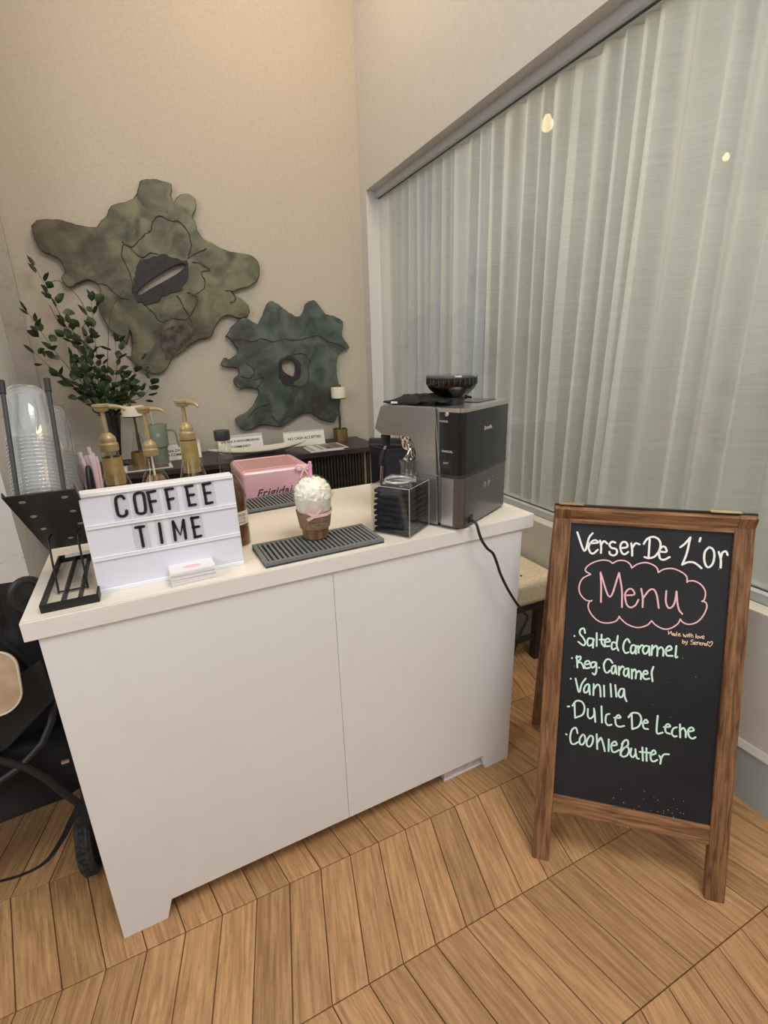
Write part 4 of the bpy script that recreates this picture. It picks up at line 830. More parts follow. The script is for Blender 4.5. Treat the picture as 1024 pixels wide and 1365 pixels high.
# ---------------- gold pump bottles
GOLD = mat('gold_plastic', (.38,.285,.15), .42, .3); GOLDL = noisy(mat('gold_label', (.42,.30,.12), .35, .4), (.36,.25,.09), (.50,.37,.17), 30)
OIL = mat('amber_syrup', (.22,.13,.05), .2)
def pump(loc, H, za, nozzle_ang, label, wide=1.0, lab=True, zlab=(0, 0), neck_z=None):
    """H: height of collar top above the counter; za: height of the pump head top"""
    t = thing('pump_bottle', label, 'bottle', loc)
    cz = H
    nk = .0155*wide
    if lab:
        body = [(0, .003), (.036, 0), (.039, .006), (.039, .15), (.034, .175), (nk+.006, cz-.085), (nk+.003, cz-.06), (nk, cz-.03), (nk, cz-.02)]
    else:
        body = [(0, .003), (.036, 0), (.039, .006), (.039, .13), (.033, .150), (.024, cz-.075), (nk+.002, cz-.03), (nk, cz-.02)]
    obj('glass', lathebm(body, 32, cap=False), BG, t, smooth=True)
    obj('syrup', lathebm([(0, .005), (.036, .005), (.037, .01), (.037, body[3][1]-.01), (.02, body[4][1]), (0, body[4][1])], 28), OIL, t, smooth=True)
    if lab:
        z0, z1 = zlab
        obj('label', lathebm([(.0215*wide, z0), (.0218*wide, z0), (.0208*wide, z1), (.0195*wide, z1)], 32, cap=False), GOLDL, t, smooth=True)
    obj('collar', lathebm([(.0, cz-.030), (.0185*wide, cz-.030), (.0195*wide, cz-.027), (.0195*wide, cz-.012), (.0175*wide, cz-.010), (.0165*wide, cz-.006), (.0175*wide, cz-.002), (.0165*wide, cz+.004), (.0125, cz+.012), (.008, cz+.016), (0, cz+.016)], 32), GOLD, t, smooth=True)
    obj('stem', lathebm([(.0058, cz+.014), (.0050, za-.016), (.0085, za-.013), (.0085, za-.010)], 20), GOLD, t, smooth=True)
    hd = obj('pump_head', lathebm([(.0, za-.018), (.012, za-.018), (.0165, za-.014), (.0175, za-.008), (.0165, za-.007), (.0205, za-.006), (.021, za-.001), (.018, za), (0, za)], 28), GOLD, t, smooth=True)
    ca, sa = math.cos(nozzle_ang), math.sin(nozzle_ang)
    bm = tube(new_bm(), crom([(ca*.008, sa*.008, za-.0065), (ca*.03, sa*.03, za-.0065), (ca*.048, sa*.048, za-.010), (ca*.056, sa*.056, za-.017)], 4), .0062, 10, rr=[.0068-.0003*i for i in range(13)])
    obj('nozzle', bm, GOLD, hd, smooth=True)
    obj('dip_tube', tube(new_bm(), [(0, 0, .03), (0, 0, cz-.02)], .003, 8), mat('tube_clear', (.75,.72,.65), .3), t)
    return t
pump((-.140, .135, T), .2905, .378, -.35, 'gold pump syrup bottle with gold neck label, leftmost of the three', 1.12, True, (.175, .245))
pump((-.0500, .300, T), .2410, .352, -.35, 'gold pump syrup bottle with clear tapered glass, middle of the three', 1.08, False)
pump((.0480, .120, T), .3040, .378, -.9, 'gold pump syrup bottle with tall gold neck label, rightmost of the three', 1.05, True, (.185, .272))

# ---------------- black cup rack (counter frame: origin at the counter's front left corner)
BKM = mat('black_metal', (.014,.014,.014), .5, .2); SCR = mat('screw_steel', (.55,.53,.5), .3, .9)
rk = thing('cup_rack', 'black metal cup rack with slanted plate and slotted tray at the counter left end', 'rack', Cw(.0115, .018, T), CTH)
TW, TD = .104, .292
bm = new_bm()
box(bm, 0, TW, 0, .004, 0, .018); box(bm, 0, TW, TD-.004, TD, 0, .018); box(bm, 0, .004, .004, TD-.004, 0, .018); box(bm, TW-.004, TW, .004, TD-.004, 0, .018)
obj('tray_frame', bm, BKM, rk)
for x in (.036, .066):
    bm = new_bm(); box(bm, x, x+.0035, .004, TD-.004, 0, .014)
    for k in range(24):
        y = .010+.0117*k; prism(bm, [(y-.0035, .014), (y+.0035, .014), (y, .018)], x, x+.0035, 'yz')
    obj('tray_divider', bm, BKM, rk)
obj('label_strip', boxbm(.018, TW-.006, .268, .278, .018, .026), mat('strip_white', (.8,.8,.78), .5), rk)
# slanted plate
PA = Vector((-.0125, .008, .242)); PB = Vector((-.0125, .262, .048)); PWD = .118
pd = (PB-PA); PL = pd.length; pd.normalize(); pn = Vector((0, -pd.z, pd.y))
def PT(u, v, h=0): return PA + Vector((u, 0, 0)) + pd*v + pn*h
bm = new_bm()
def slab(bm, u0, u1, v0, v1, h0, h1):
    vs = [bm.verts.new(PT(u, v, h)) for u in (u0, u1) for v in (v0, v1) for h in (h0, h1)]
    for f in ((0,1,3,2),(4,6,7,5),(0,4,5,1),(2,3,7,6),(0,2,6,4),(1,5,7,3)): bm.faces.new([vs[i] for i in f])
slab(bm, 0, PWD, 0, PL, 0, .002); slab(bm, 0, .002, 0, PL, .002, .010); slab(bm, PWD-.002, PWD, 0, PL, .002, .010)
obj('plate', bm, BKM, rk)
for v in (.030, .105, .180, .262):
    for u in ((.024, .094) if v < .25 else (.06,)):
        bm = new_bm(); lathe(bm, [(.0045, -.0015), (.006, 0), (.006, .0005)], 14)
        for q in bm.verts: q.co = PT(u, v, 0) + Vector((1,0,0))*q.co.x + pd*q.co.y + pn*q.co.z
        obj('bolt', bm, SCR, rk)
DIR = Vector((0, .47, .883)).normalized()
for u in (.020, .096):
    a = PT(u, .022, .002)
    obj('guide_rod', tube(new_bm(), [a, a+DIR*.222], .0042, 8), BKM, rk, smooth=True)
    obj('rod_cap', tube(new_bm(), [a+DIR*.218, a+DIR*.246], .0058, 10), mat('rubber_black', (.01,.01,.01), .6), rk, smooth=True)
bm = new_bm(); tube(bm, crom([(.022, .155, .115), (.022, .112, .108), (.022, .086, .012), (.026, .083, .006), (.072, .083, .006), (.0765, .086, .012), (.0765, .112, .115), (.0765, .155, .118)], 5), .0022, 8)
obj('support_wire', bm, BKM, rk, smooth=True)
bm = new_bm(); tube(bm, crom([(.108, .17, .13), (.112, .17, .20), (.114, .19, .245), (.116, .205, .245), (.117, .21, .22), (.118, .20, .13)], 5), .0045, 8)
obj('side_handle', bm, BKM, rk, smooth=True)
# stacks of clear cups, rim down on the plate
CLR = clear('cup_plastic', (.93,.945,.955), 2.4, .06, milk=.17, milkcol=(.9,.92,.93)); CLR2 = clear('cup_plastic_far', (.93,.935,.935), 1.6, .08, milk=.07, milkcol=(.85,.85,.86))
Rk = Matrix.Translation(Cw(.0115, .018, T)) @ Matrix.Rotation(CTH, 4, 'Z')
q_ = Vector((0,0,1)).rotation_difference(DIR)
def cup_mesh(m):
    bm = lathebm([(.046, 0), (.0475, .0015), (.0475, .0045), (.0452, .006), (.040, .060), (.0355, .112), (.033, .118), (.014, .119), (0, .1185)], 32, cap=False)
    me = bpy.data.meshes.new('clear_cup'); bm.to_mesh(me); bm.free(); me.materials.append(m)
    for p in me.polygons: p.use_smooth = True
    return me
def stack(u, v, n, step, m, label, group, base=.01):
    me = cup_mesh(m)
    b = Rk @ PT(u, v, base)
    for k in range(n):
        o = bpy.data.objects.new('clear_cup', me); COL.objects.link(o)
        o.rotation_mode = 'QUATERNION'; o.rotation_quaternion = Matrix.Rotation(CTH, 4, 'Z').to_quaternion() @ q_
        o.location = b + (Matrix.Rotation(CTH, 3, 'Z') @ DIR)*(k*step)
        tag(o, (ORD[n-1-k] if n-1-k else 'topmost')+' clear plastic cup from the top of the '+label, 'cup', group)
stack(.048, .072, 16, .0078, CLR, 'front stack on the cup rack', 'cups in the front stack of the rack', .022)
stack(.062, .195, 19, .0078, CLR2, 'rear stack on the cup rack', 'cups in the rear stack of the rack', .03)
# straws in a wire caddy
sb = Cw(.124, .285, T)
t = thing('straw_caddy', 'black wire caddy holding pink straws beside the cup rack', 'caddy', sb, CTH)
bm = new_bm()
for z in (.004, .12, .175): tube(bm, [(.026*math.cos(2*PI*i/20), .026*math.sin(2*PI*i/20), z) for i in range(20)], .0018, 6, closed=True)
for i in range(8): tube(bm, [(.026*math.cos(PI*i/4), .026*math.sin(PI*i/4), .004), (.026*math.cos(PI*i/4), .026*math.sin(PI*i/4), .175)], .0014, 6)
lathe(bm, [(0, .001), (.027, .001), (.027, .004), (0, .004)], 20)
obj('cage', bm, BKM, t)
PST = mat('straw_pink', (.82,.42,.50), .35); PSC = clear('straw_wrap', (.95,.9,.92), 2.2, .1, milk=.45, milkcol=(.95,.85,.87))
rng = random.Random(8); stm = None
for k in range(12):
    a = k*2.4; r_ = .005*math.sqrt(k)
    top_ = Vector((r_*math.cos(a)*1.35, r_*math.sin(a)*1.35, .262+rng.uniform(-.012,.012))); bot = Vector((r_*math.cos(a)*.7, r_*math.sin(a)*.7, .006))
    o = obj('pink_straw', tube(new_bm(), [bot, bot.lerp(top_, .93)], .0034, 10), PST, loc=sb, rot=(0,0,CTH), smooth=True)
    tag(o, 'pink straw in a clear wrapper standing in the wire caddy', 'straw', 'wrapped pink straws in the caddy')
    obj('wrapper', tube(new_bm(), [bot.lerp(top_, .05)+Vector((0,0,.001)), top_.lerp(bot, .04), top_+Vector((rng.uniform(-.004,.004), 0, .010))], .0040, 8), PSC, o)

# ---------------- pink mini fridge behind the counter
PK = mat('pink_enamel', (.72,.42,.46), .28, spec=.6, coat_weight=.3); PK2 = mat('pink_lid_inset', (.60,.32,.31), .14, spec=.6)
fx, fy, fz = .222, .437, .755
t = thing('mini_fridge', 'pink retro mini fridge with script lettering and a pink bow, behind the counter', 'fridge', (fx, fy, fz), CTH)
FW, FD, FH = .256, .262, .262
obj('body', boxbm(0, FW, .028, FD, 0, FH), PK, t, bevel=.014, seg=4)
dr = obj('door', boxbm(.0, FW, 0, .026, .004, FH-.0), PK, t, bevel=.010, seg=4)
obj('top_inset', boxbm(.020, FW-.020, .040, FD-.02, FH-.004, FH+.0008), PK2, t, bevel=.001, seg=1)
bm = new_bm(); box(bm, .012, FW-.034, .034, .038, FH-.002, FH+.003); box(bm, .012, FW-.034, FD-.018, FD-.014, FH-.002, FH+.003); box(bm, .012, .018, .038, FD-.018, FH-.002, FH+.003); box(bm, FW-.018, FW-.034, .038, FD-.018, FH-.002, FH+.003)
obj('top_rim', bm, PK, t, bevel=.0015)
me = text_mesh('Frigidaire', .040, .0006, 'LEFT', shear=.4, spacing=1.1, bold=.0006)
obj_me('lettering', me, mat('script_dark', (.10,.05,.07), .4), t, loc=(.040, -.0008, FH-.080), rot=(PI/2, 0, 0))
bm = new_bm(); tube(bm, crom([(.056, -.001, FH-.086), (.10, -.001, FH-.090), (.16, -.001, FH-.087), (.24, -.001, FH-.080)], 5), .0009, 5); obj('underline', bm, bpy.data.materials['script_dark'], t)
bwp = obj('bow', tube(new_bm(), [(FW-.034, -.004, FH-.010), (FW-.034, -.010, FH-.010)], .005, 10), RIB, t)
for sx in (-1, 1):
    bm = new_bm()
    tube(bm, crom([(FW-.034, -.008, FH-.010), (FW-.034+sx*.014, -.012, FH+.004), (FW-.034+sx*.026, -.010, FH+.006), (FW-.034+sx*.027, -.008, FH-.006), (FW-.034+sx*.014, -.006, FH-.010), (FW-.034, -.008, FH-.010)], 4), .0042, 8)
    obj('loop', bm, RIB, bwp, smooth=True)
    bm = new_bm(); tube(bm, crom([(FW-.034, -.008, FH-.010), (FW-.034+sx*.010, -.009, FH-.025), (FW-.034+sx*.016, -.008, FH-.042)], 4), .0036, 6)
    obj('tail', bm, RIB, bwp, smooth=True)
t = thing('side_stand', 'low white stand behind the counter carrying the pink mini fridge', 'table', (.19, .405, 0), CTH)
obj('top', boxbm(0, .34, 0, .34, .73, .755), LAM, t, bevel=.002)
for x, y in ((.01, .01), (.29, .01), (.01, .29), (.29, .29)): obj('leg', boxbm(x, x+.03, y, y+.03, 0, .73), LAM, t)

# black bin behind the counter under the portafilter
BIN2 = mat('navy_black_bin', (.018,.019,.032), .45)
t = thing('waste_bin', 'dark navy box bin standing behind the counter below the portafilter', 'bin', (1.04, 1.0, 0), .0)
bm = new_bm()
A = [(.01,.01),(.18,.01),(.18,.19),(.01,.19)]; B = [(0,0),(.19,0),(.19,.2),(0,.2)]; B2 = [(.006,.006),(.184,.006),(.184,.194),(.006,.194)]
va = [bm.verts.new((x,y,0)) for x,y in A]; vb = [bm.verts.new((x,y,.925)) for x,y in B]; vc = [bm.verts.new((x,y,.925)) for x,y in B2]; vd = [bm.verts.new((x,y,.80)) for x,y in B2]
bm.faces.new(va[::-1])
for P_, Q_ in ((va, vb), (vb, vc), (vc, vd)):
    for i in range(4): bm.faces.new((P_[i], P_[(i+1)%4], Q_[(i+1)%4], Q_[i]))
bm.faces.new(vd)
obj('body', bm, BIN2, t)
bm = new_bm()
for (x0,x1,y0,y1) in ((-.004,.194,-.004,.0),(-.004,.194,.2,.204),(-.004,0,0,.2),(.19,.194,0,.2)): box(bm, x0, x1, y0, y1, .91, .927)
obj('rim', bm, PLB, t)

# ---------------- dark console against the art wall
DK = noisy(mat('dark_wenge', (.03,.022,.018), .4, spec=.4), (.018,.014,.012), (.045,.034,.028), 12, (.4,6,1), 5); TAN = noisy(mat('tan_slat', (.26,.21,.13), .4, .3), (.22,.17,.10), (.32,.26,.17), 20, (1,1,.2))  # tan tone for a few slats at the right end
ZC = .80
t = thing('console_table', 'long dark wood console with fluted front against the sculpture wall', 'console', (0, 0, 0))
CX0, CX1, CY0, CY1 = -.60, 1.375, 1.775, 2.262
obj('top', boxbm(CX0, CX1, CY0, CY1, ZC-.035, ZC), DK, t, bevel=.003)
obj('back_board', boxbm(CX0+.04, CX1-.04, 2.0, 2.03, .05, ZC-.035), DK, t)
obj('plinth', boxbm(CX0+.04, CX1-.04, 1.86, 2.2, 0, .05), DK, t)
me1 = me2 = None
ns = 46
for i in range(ns):
    x = .315 + i*.0228
    tan_ = i >= ns-4 and i != ns-3
    key = 'tan' if tan_ else 'dark'
    src = me2 if tan_ else me1
    if src is None:
        o = obj('slat', boxbm(0, .015, 0, .02, .05, ZC-.035), TAN if tan_ else DK, t, loc=(x, 1.86, 0), bevel=0)
        if tan_: me2 = o.data
        else: me1 = o.data
    else:
        o = bpy.data.objects.new('slat', src); COL.objects.link(o); o.parent = t; o.location = (x, 1.86, 0)
    if tan_: o['label'] = 'tan slat at the right end'
# signs
CARDW = mat('sign_card', (.74,.71,.66), .6); INK = mat('sign_ink', (.03,.03,.03), .7)
def tent(loc, w_, h_, lines, size, rz, label):
    t = thing('tent_sign', label, 'sign', loc, rz); ln = .22
    for s in (0, 1):
        o = obj('panel', boxbm(-w_/2, w_/2, 0, .002, 0, h_), CARDW, t, loc=(0, (.045 if s else 0), 0), rot=((.235 if s else -.235), 0, 0))
        if not s:
            for k, (tx, zz) in enumerate(lines):
                obj_me('print', text_mesh(tx, size, .0001, bold=.0006), INK, o, loc=(0, -.0004, zz), rot=(PI/2, 0, 0))
    return t
tent((.915, 2.075, ZC), .30, .108, [('NO CASH ACCEPTED', .056)], .0255, .03, 'white tent sign reading NO CASH ACCEPTED on the dark console')
tent((.475, 2.105, ZC), .30, .115, [('WE ARE A NON-SMOKING', .072), ('COMMUNITY', .034)], .0215, .03, 'white tent sign reading NON-SMOKING COMMUNITY behind the boat dish')
tent((.085, 2.05, ZC), .25, .115, [('THIS HALL IS A SHARED', .082), ('AREA OF COURES', .057), ('& COMMUNITY', .032)][1:], .0225, .05, 'white tent sign half hidden between the green tumbler and a gold pump')
# boat dish
CER = mat('ivory_ceramic', (.62,.60,.52), .3)
bm = new_bm(); n, k_ = 40, 10; g = []
for lay in (0, 1):
    G_ = []
    for i in range(n+1):
        u = -1+2*i/n; wv_ = .085*(1-abs(u)**2.2)**.8+.0015; r_ = []
        for j in range(k_+1):
            v = -1+2*j/k_; z = .006+.052*abs(u)**2.4 + .028*(v*v)*(1-abs(u)**3) + (.006 if lay else 0)
            r_.append(bm.verts.new((u*.325, v*wv_, z)))
        G_.append(r_)
    g.append(G_)
for lay in (0, 1):
    for i in range(n):
        for j in range(k_): bm.faces.new((g[lay][i][j], g[lay][i+1][j], g[lay][i+1][j+1], g[lay][i][j+1]))
for j in (0, k_):
    for i in range(n): bm.faces.new((g[0][i][j], g[0][i+1][j], g[1][i+1][j], g[1][i][j]))
o = obj('boat_dish', bm, CER, loc=(.57, 1.96, ZC-.004), rot=(0, 0, .03), smooth=True); tag(o, 'long pale boat shaped dish on the dark console', 'dish')
# candles on holders
WAX = mat('candle_wax', (.78,.73,.60), .5, subsurface_weight=.2); BRS = mat('aged_brass', (.32,.22,.10), .35, .8)
def candle(loc, hs, label, rcan=.052, hc=.075, br=.055, hb=.085):
    t = thing('candle_holder', label+' holder with brass drum base', 'candle holder', loc)
    obj('base', lathebm([(0, 0), (br, 0), (br, hb), (br-.004, hb), (br-.004, .01), (0, .01)], 32), BRS, t, smooth=True)
    obj('stem', lathebm([(.010, .01), (.010, hb+.10), (.006, hb+.115), (.0055, hs-.014), (.012, hs-.008), (.030, hs-.006), (.056, hs-.006), (.056, hs), (0, hs)], 24), mat('dark_bronze', (.07,.05,.035), .35, .7), t, smooth=True)
    obj('glass_cone', lathebm([(br-.006, .012), (br-.008, hb), (.020, hb+.105), (.024, hb+.118), (.027, hb+.118)], 32, cap=False), GLS, t, smooth=True)
    c = obj('pillar_candle', lathebm([(0, 0), (rcan, 0), (rcan, hc-.003), (rcan-.004, hc), (.02, hc-.004), (0, hc-.005)], 32), WAX, smooth=True)
    c.location = (loc[0], loc[1], loc[2]+hs); tag(c, label.replace('glass', 'ivory').replace('candle', 'pillar candle')+' holder plate', 'candle')
    obj('wick', tube(new_bm(), [(0,0,hc-.006), (.001,0,hc+.006)], .0012, 6), INK, c)
candle((1.215, 2.165, ZC), .310, 'right hand glass candle')
candle((-.140, 1.985, ZC), .300, 'left hand glass candle', rcan=.062, hc=.058)
# tumbler
SAGE = mat('sage_enamel', (.165,.205,.155), .5)
t = thing('tumbler', 'sage green handled tumbler with straw on the dark console', 'tumbler', (-.030, 1.955, ZC))
obj('body', lathebm([(0, 0), (.040, 0), (.042, .004), (.044, .10), (.0445, .102)], 32), SAGE, t, smooth=True)
obj('upper_body', lathebm([(.0455, .104), (.054, .112), (.058, .238), (.056, .243), (0, .244)], 32), SAGE, t, smooth=True)
obj('band', lathebm([(.0448, .1005), (.046, .1045), (.044, .1045)], 32), mat('band_grey', (.12,.15,.12), .5), t)
obj('handle', tube(new_bm(), crom([(.050, -.012, .205), (.085, -.024, .205), (.100, -.028, .185), (.105, -.030, .13), (.112, -.032, .10)], 5), .0065, 8), SAGE, t, smooth=True)
obj('straw', tube(new_bm(), [(-.010, 0, .10), (-.018, 0, .33)], .0035, 8), mat('straw_sage', (.45,.48,.42), .4), t)
bm = new_bm(); lathe(bm, [(.0, 0), (.012, 0), (.012, .0012), (0, .0012)], 20)
dv = math.atan2(CAM.y-1.955, CAM.x+.03); obj('badge', bm, mat('badge_sage', (.30,.37,.31), .4), t, loc=(.0555*math.cos(dv), .0555*math.sin(dv), .185), rot=(0, PI/2, dv))
# magazines
def mag(loc, rz, label, wq, hq, blocks, base=(.62,.60,.57)):
    t = thing('magazine', label, 'magazine', loc, rz)
    obj('pages', boxbm(0, wq, 0, hq, 0, .004), mat('paper', base, .5), t)
    for k, (x0, x1, y0, y1, c) in enumerate(blocks):
        obj('picture', boxbm(x0*wq, x1*wq, y0*hq, y1*hq, .004, .0045), mat('photo_print', c, .35), t)
mag((.865, 1.79, ZC), -.03, 'lower black and white leaflet of the pair on the console', .235, .21, [(.05,.35,.1,.9,(.35,.34,.33))])
mag((.905, 1.80, ZC+.0046), .03, 'upper leaflet with dark photographs on the console beside the no cash sign', .235, .215, [(.18,.30,.06,.94,(.25,.24,.24)), (.36,.60,.06,.94,(.12,.11,.11)), (.62,.93,.06,.94,(.18,.14,.13))])
mag((-.235, 1.80, ZC), .05, 'framed photo leaflet lying at the left of the console behind the pumps', .26, .20, [(.07,.93,.08,.92,(.12,.09,.08))])
# vase and branches
t = thing('vase', 'slim dark trumpet vase holding green branches on the console', 'vase', (-.262, 2.07, ZC))
obj('body', lathebm([(0, 0), (.045, 0), (.046, .006), (.016, .018), (.012, .05), (.020, .12), (.040, .24), (.052, .325), (.049, .325), (.037, .24), (.016, .12), (0, .11)], 32), mat('smoked_glass', (.015,.015,.018), .08, spec=.6), t, smooth=True)
LEAF = noisy(mat('leaf_green', (.03,.06,.02), .5), (.018,.035,.012), (.05,.085,.03), 30, (1,1,1), rnd=.3); STEM = mat('stem_brown', (.05,.035,.02), .7)
pl = thing('branches', 'spray of green leafy branches with curling twigs in the dark vase', 'plant', (-.262, 2.07, ZC+.13))
def leaf_mesh():
    bm = new_bm(); pts = [(0,0), (.008,.008), (.0115,.018), (.008,.030), (0,.042)]
    c = [bm.verts.new((0, y, -.004*math.sin(y/.042*PI)-.002)) for _, y in pts]
    for s in (-1, 1):
        e = [bm.verts.new((s*x, y, .003*(1 if x else 0))) for x, y in pts[1:-1]]
        bm.faces.new((c[0], e[0], c[1]) if s > 0 else (c[0], c[1], e[0]))
        for i in range(2):
            q = (c[i+1], e[i], e[i+1], c[i+2]); bm.faces.new(q if s > 0 else q[::-1])
        bm.faces.new((c[3], e[2], c[4]) if s > 0 else (c[3], c[4], e[2]))
    me = bpy.data.meshes.new('leaf'); bm.to_mesh(me); bm.free(); me.materials.append(LEAF)
    for p in me.polygons: p.use_smooth = True
    return me
LM = leaf_mesh()
rng = random.Random(12)
tips = [((-.488, 1.90), .10, 30), ((-.572, 1.69), .05, 24), ((-.583, 1.485), .0, 16), ((-.248, 1.776), .05, 30), ((-.40, 1.60), .1, 26), ((-.038, 1.433), .0, 14), ((-.398, 1.423), -.05, 22), ((-.125, 1.26), .05, 22), ((.004, 1.30), -.02, 20), ((-.30, 1.60), -.08, 26), ((-.17, 1.52), .06, 20), ((-.46, 1.33), -.06, 18), ((-.20, 1.36), -.05, 22)]
nleaf = 0
for bi, ((tx, tz), yo, nl) in enumerate(tips):
    P0 = Vector((rng.uniform(-.02,.02), rng.uniform(-.02,.02), .02)); P3 = Vector((tx+.262, yo, tz-ZC-.13))
    P1 = Vector((P0.x*1.2+P3.x*.10, yo*.3, .22)); P2_ = P0.lerp(P3, .62)+Vector((rng.uniform(-.02,.02), yo*.2, .03))
    pts = crom([P0, P1, P2_, P3], 9)
    rrs = [.0032*(1-.75*i/len(pts)) for i in range(len(pts))]
    obj('branch', tube(new_bm(), pts, .003, 5, rr=rrs), STEM, pl, smooth=True)
    for k in range(nl):
        f = .26+.74*k/nl if bi != 0 else .35+.65*k/nl
        i = min(len(pts)-2, int(f*(len(pts)-1))); p = pts[i].lerp(pts[i+1], rng.random()); tdir = (pts[i+1]-pts[i]).normalized()
        side = Vector((rng.uniform(-1,1), rng.uniform(-.8,.6), rng.uniform(-.4,.9))).normalized()
        d = (tdir*.6+side).normalized()
        off = rng.uniform(0, .075)*(1-.6*f)
        lp = p + side*off
        if nleaf >= 298: break
        lf = bpy.data.objects.new('leaf', LM); COL.objects.link(lf); lf.parent = pl
        lf.location = lp; lf.rotation_mode = 'QUATERNION'
        lf.rotation_quaternion = d.to_track_quat('Y', 'Z') @ Matrix.Rotation(rng.uniform(-1.2,1.2), 3, 'Y').to_quaternion()
        s_ = rng.uniform(1.1, 1.75); lf.scale = (s_*1.35, s_*.95, s_); nleaf += 1
for pts in ([(0,0,.3), (-.06,0,.62), (-.02,0,.72), (-.05,.0,.83), (-.12,0,.90), (-.17,0,.89)], [(0,0,.3), (.02,0,.42), (.16,0,.42), (.24,0,.46), (.29,0,.43), (.30,0,.39)], [(0,0,.3), (-.10,0,.56), (-.11,0,.66), (-.16,0,.68), (-.19,0,.78)], [(0,0,.3), (.05,0,.55), (.10,.02,.75), (.19,.03,.87)]):
    obj('twig', tube(new_bm(), crom(pts, 6), .0018, 5), STEM, pl, smooth=True)

# ---------------- bench under the window
CUSH = noisy(mat('cream_cushion', (.62,.52,.34), .85, spec=.2), (.56,.47,.30), (.68,.585,.42), 90, (1,1,1), bump=.4)
t = thing('window_bench', 'cream cushioned bench under the window behind the counter and menu board', 'bench', (0, 0, 0))
bm = boxbm(1.245, 1.495, .165, 1.70, .335, .458)
obj('cushion', bm, CUSH, t, bevel=.03, seg=4)
obj('seat_board', boxbm(1.26, 1.494, .19, 1.69, .30, .3345), DK, t, bevel=.002)
for x, y in ((1.285, .24), (1.45, .24), (1.285, 1.62), (1.45, 1.62)): obj('leg', boxbm(x-.018, x+.018, y-.018, y+.018, 0, .30), DK, t)
obj('stretcher', boxbm(1.303, 1.432, .23, .25, .11, .13), DK, t)
obj('button', lathebm([(0, .456), (.006, .456), (.005, .4605), (0, .461)], 12, c=(1.325, .23)), INK, t)

# ---------------- A-frame chalkboard
WAL = mat('walnut_frame', (.25,.12,.06), .5, spec=.35)
noisy(WAL, (.075,.030,.013), (.30,.155,.075), 16, (7,7,.5), 12, .30, .68, bump=.4, distort=.9)
WALH = mat('walnut_rail', (.25,.12,.06), .5, spec=.35)
noisy(WALH, (.10,.043,.018), (.36,.195,.095), 16, (.5,7,7), 12, .30, .68, bump=.4, distort=.9)
AX, AY, AA, AW, AD, AHt = .7699, -.5164, -.7182, .4852, .2853, .9912
t = thing('menu_board', 'walnut A-frame chalkboard with a handwritten drinks menu standing on the floor', 'sign', (AX, AY, 0), AA)
lean = math.atan2(AD, AHt); LL = math.hypot(AD, AHt)
TKF = .022
def fr(name, b, m, z0=0, rear=False, **k):
    bm = boxbm(*b)
    if rear: o = obj(name, bm, m, t, loc=(0, 2*AD, 0), rot=(lean, 0, 0), **k)
    else: o = obj(name, bm, m, t, rot=(-lean, 0, 0), **k)
    return o
for x0 in (0, AW-.046): fr('stile', (x0, x0+.046, 0, TKF, 0, LL-.001), WAL, bevel=.0025)
fr('top_rail', (.046, AW-.046, .001, TKF-.001, .978, LL-.002), WALH, bevel=.0015)
fr('bottom_rail', (.046, AW-.046, .001, TKF-.001, .148, .199), WALH, bevel=.0015)
CHK = mat('chalkboard', (.022,.024,.03), .5, spec=.3)
noisy(CHK, (.014,.015,.020), (.027,.028,.034), 3.5, (1,1,1), 8, .38, .75)
bd_ = fr('chalk_panel', (.0445, AW-.0445, .008, .014, .197, .980), CHK)
for x0 in (0, AW-.042): fr('rear_stile', (x0, x0+.042, -TKF, 0, 0, LL-.004), WAL, rear=True, bevel=.0025)
fr('rear_rail', (.042, AW-.042, -TKF+.001, -.001, .16, .205), WALH, rear=True)
fr('rear_rail', (.042, AW-.042, -TKF+.001, -.001, .975, LL-.006), WALH, rear=True)
fr('rear_panel', (.042, AW-.042, -.014, -.008, .205, .975), CHK, rear=True)
BR = mat('brass_hinge', (.75,.58,.30), .3, .9)
for x0, x1 in ((.012, .075), (AW-.105, AW-.035)):
    obj('hinge', boxbm(x0, x1, AD-.009, AD+.009, AHt-.001, AHt+.0008), BR, t)
obj('top_cap', boxbm(-.001, AW+.001, AD-.004, AD+.004, AHt-.03, AHt-.0006), DK, t)
obj('screw', lathebm([(0, 0), (.003, 0), (.003, .002), (0, .002)], 10), SCR, t, loc=(AW*.5, .148*math.sin(lean)-.002, .148*math.cos(lean)+.006), rot=(PI/2, 0, 0))
inks = {'white': ((.88,.90,.88), .0052), 'mint': ((.66,.90,.80), .0047), 'pink': ((.84,.52,.56), .0036), 'orange': ((.88,.66,.48), .0017)}
inks['pinkw'] = ((.84,.52,.56), .0044)
cm = {k: mat('chalk_'+k, c, .8, spec=.1) for k, (c, wd) in inks.items()}
for key, lab, strokes in CHALK:
    bm = new_bm(); wd = inks[key][1]
    for k, st in enumerate(parse(strokes)):
        pp = [(v.x/1000, v.y/1000) for v in crom([(a, b, 0) for a, b in st], 5)]
        ribbon(bm, pp, wd, 0, lambda u, v, h, kk=k: (u, .0078-.00002*kk, v))
    obj('writing', bm, cm[key], bd_)['label'] = lab
rng = random.Random(6); bm = new_bm()
for k in range(34):
    u, v = (rng.uniform(.2,.42), rng.uniform(.2,.26)) if k < 22 else (rng.uniform(.06,.42), rng.uniform(.3,.95))
    s = rng.uniform(.0004,.001); box(bm, u-s, u+s, .00735, .0079, v-s, v+s)
obj('chalk_specks', bm, mat('chalk_dust', (.45,.45,.43), .9), bd_)['kind'] = 'stuff'

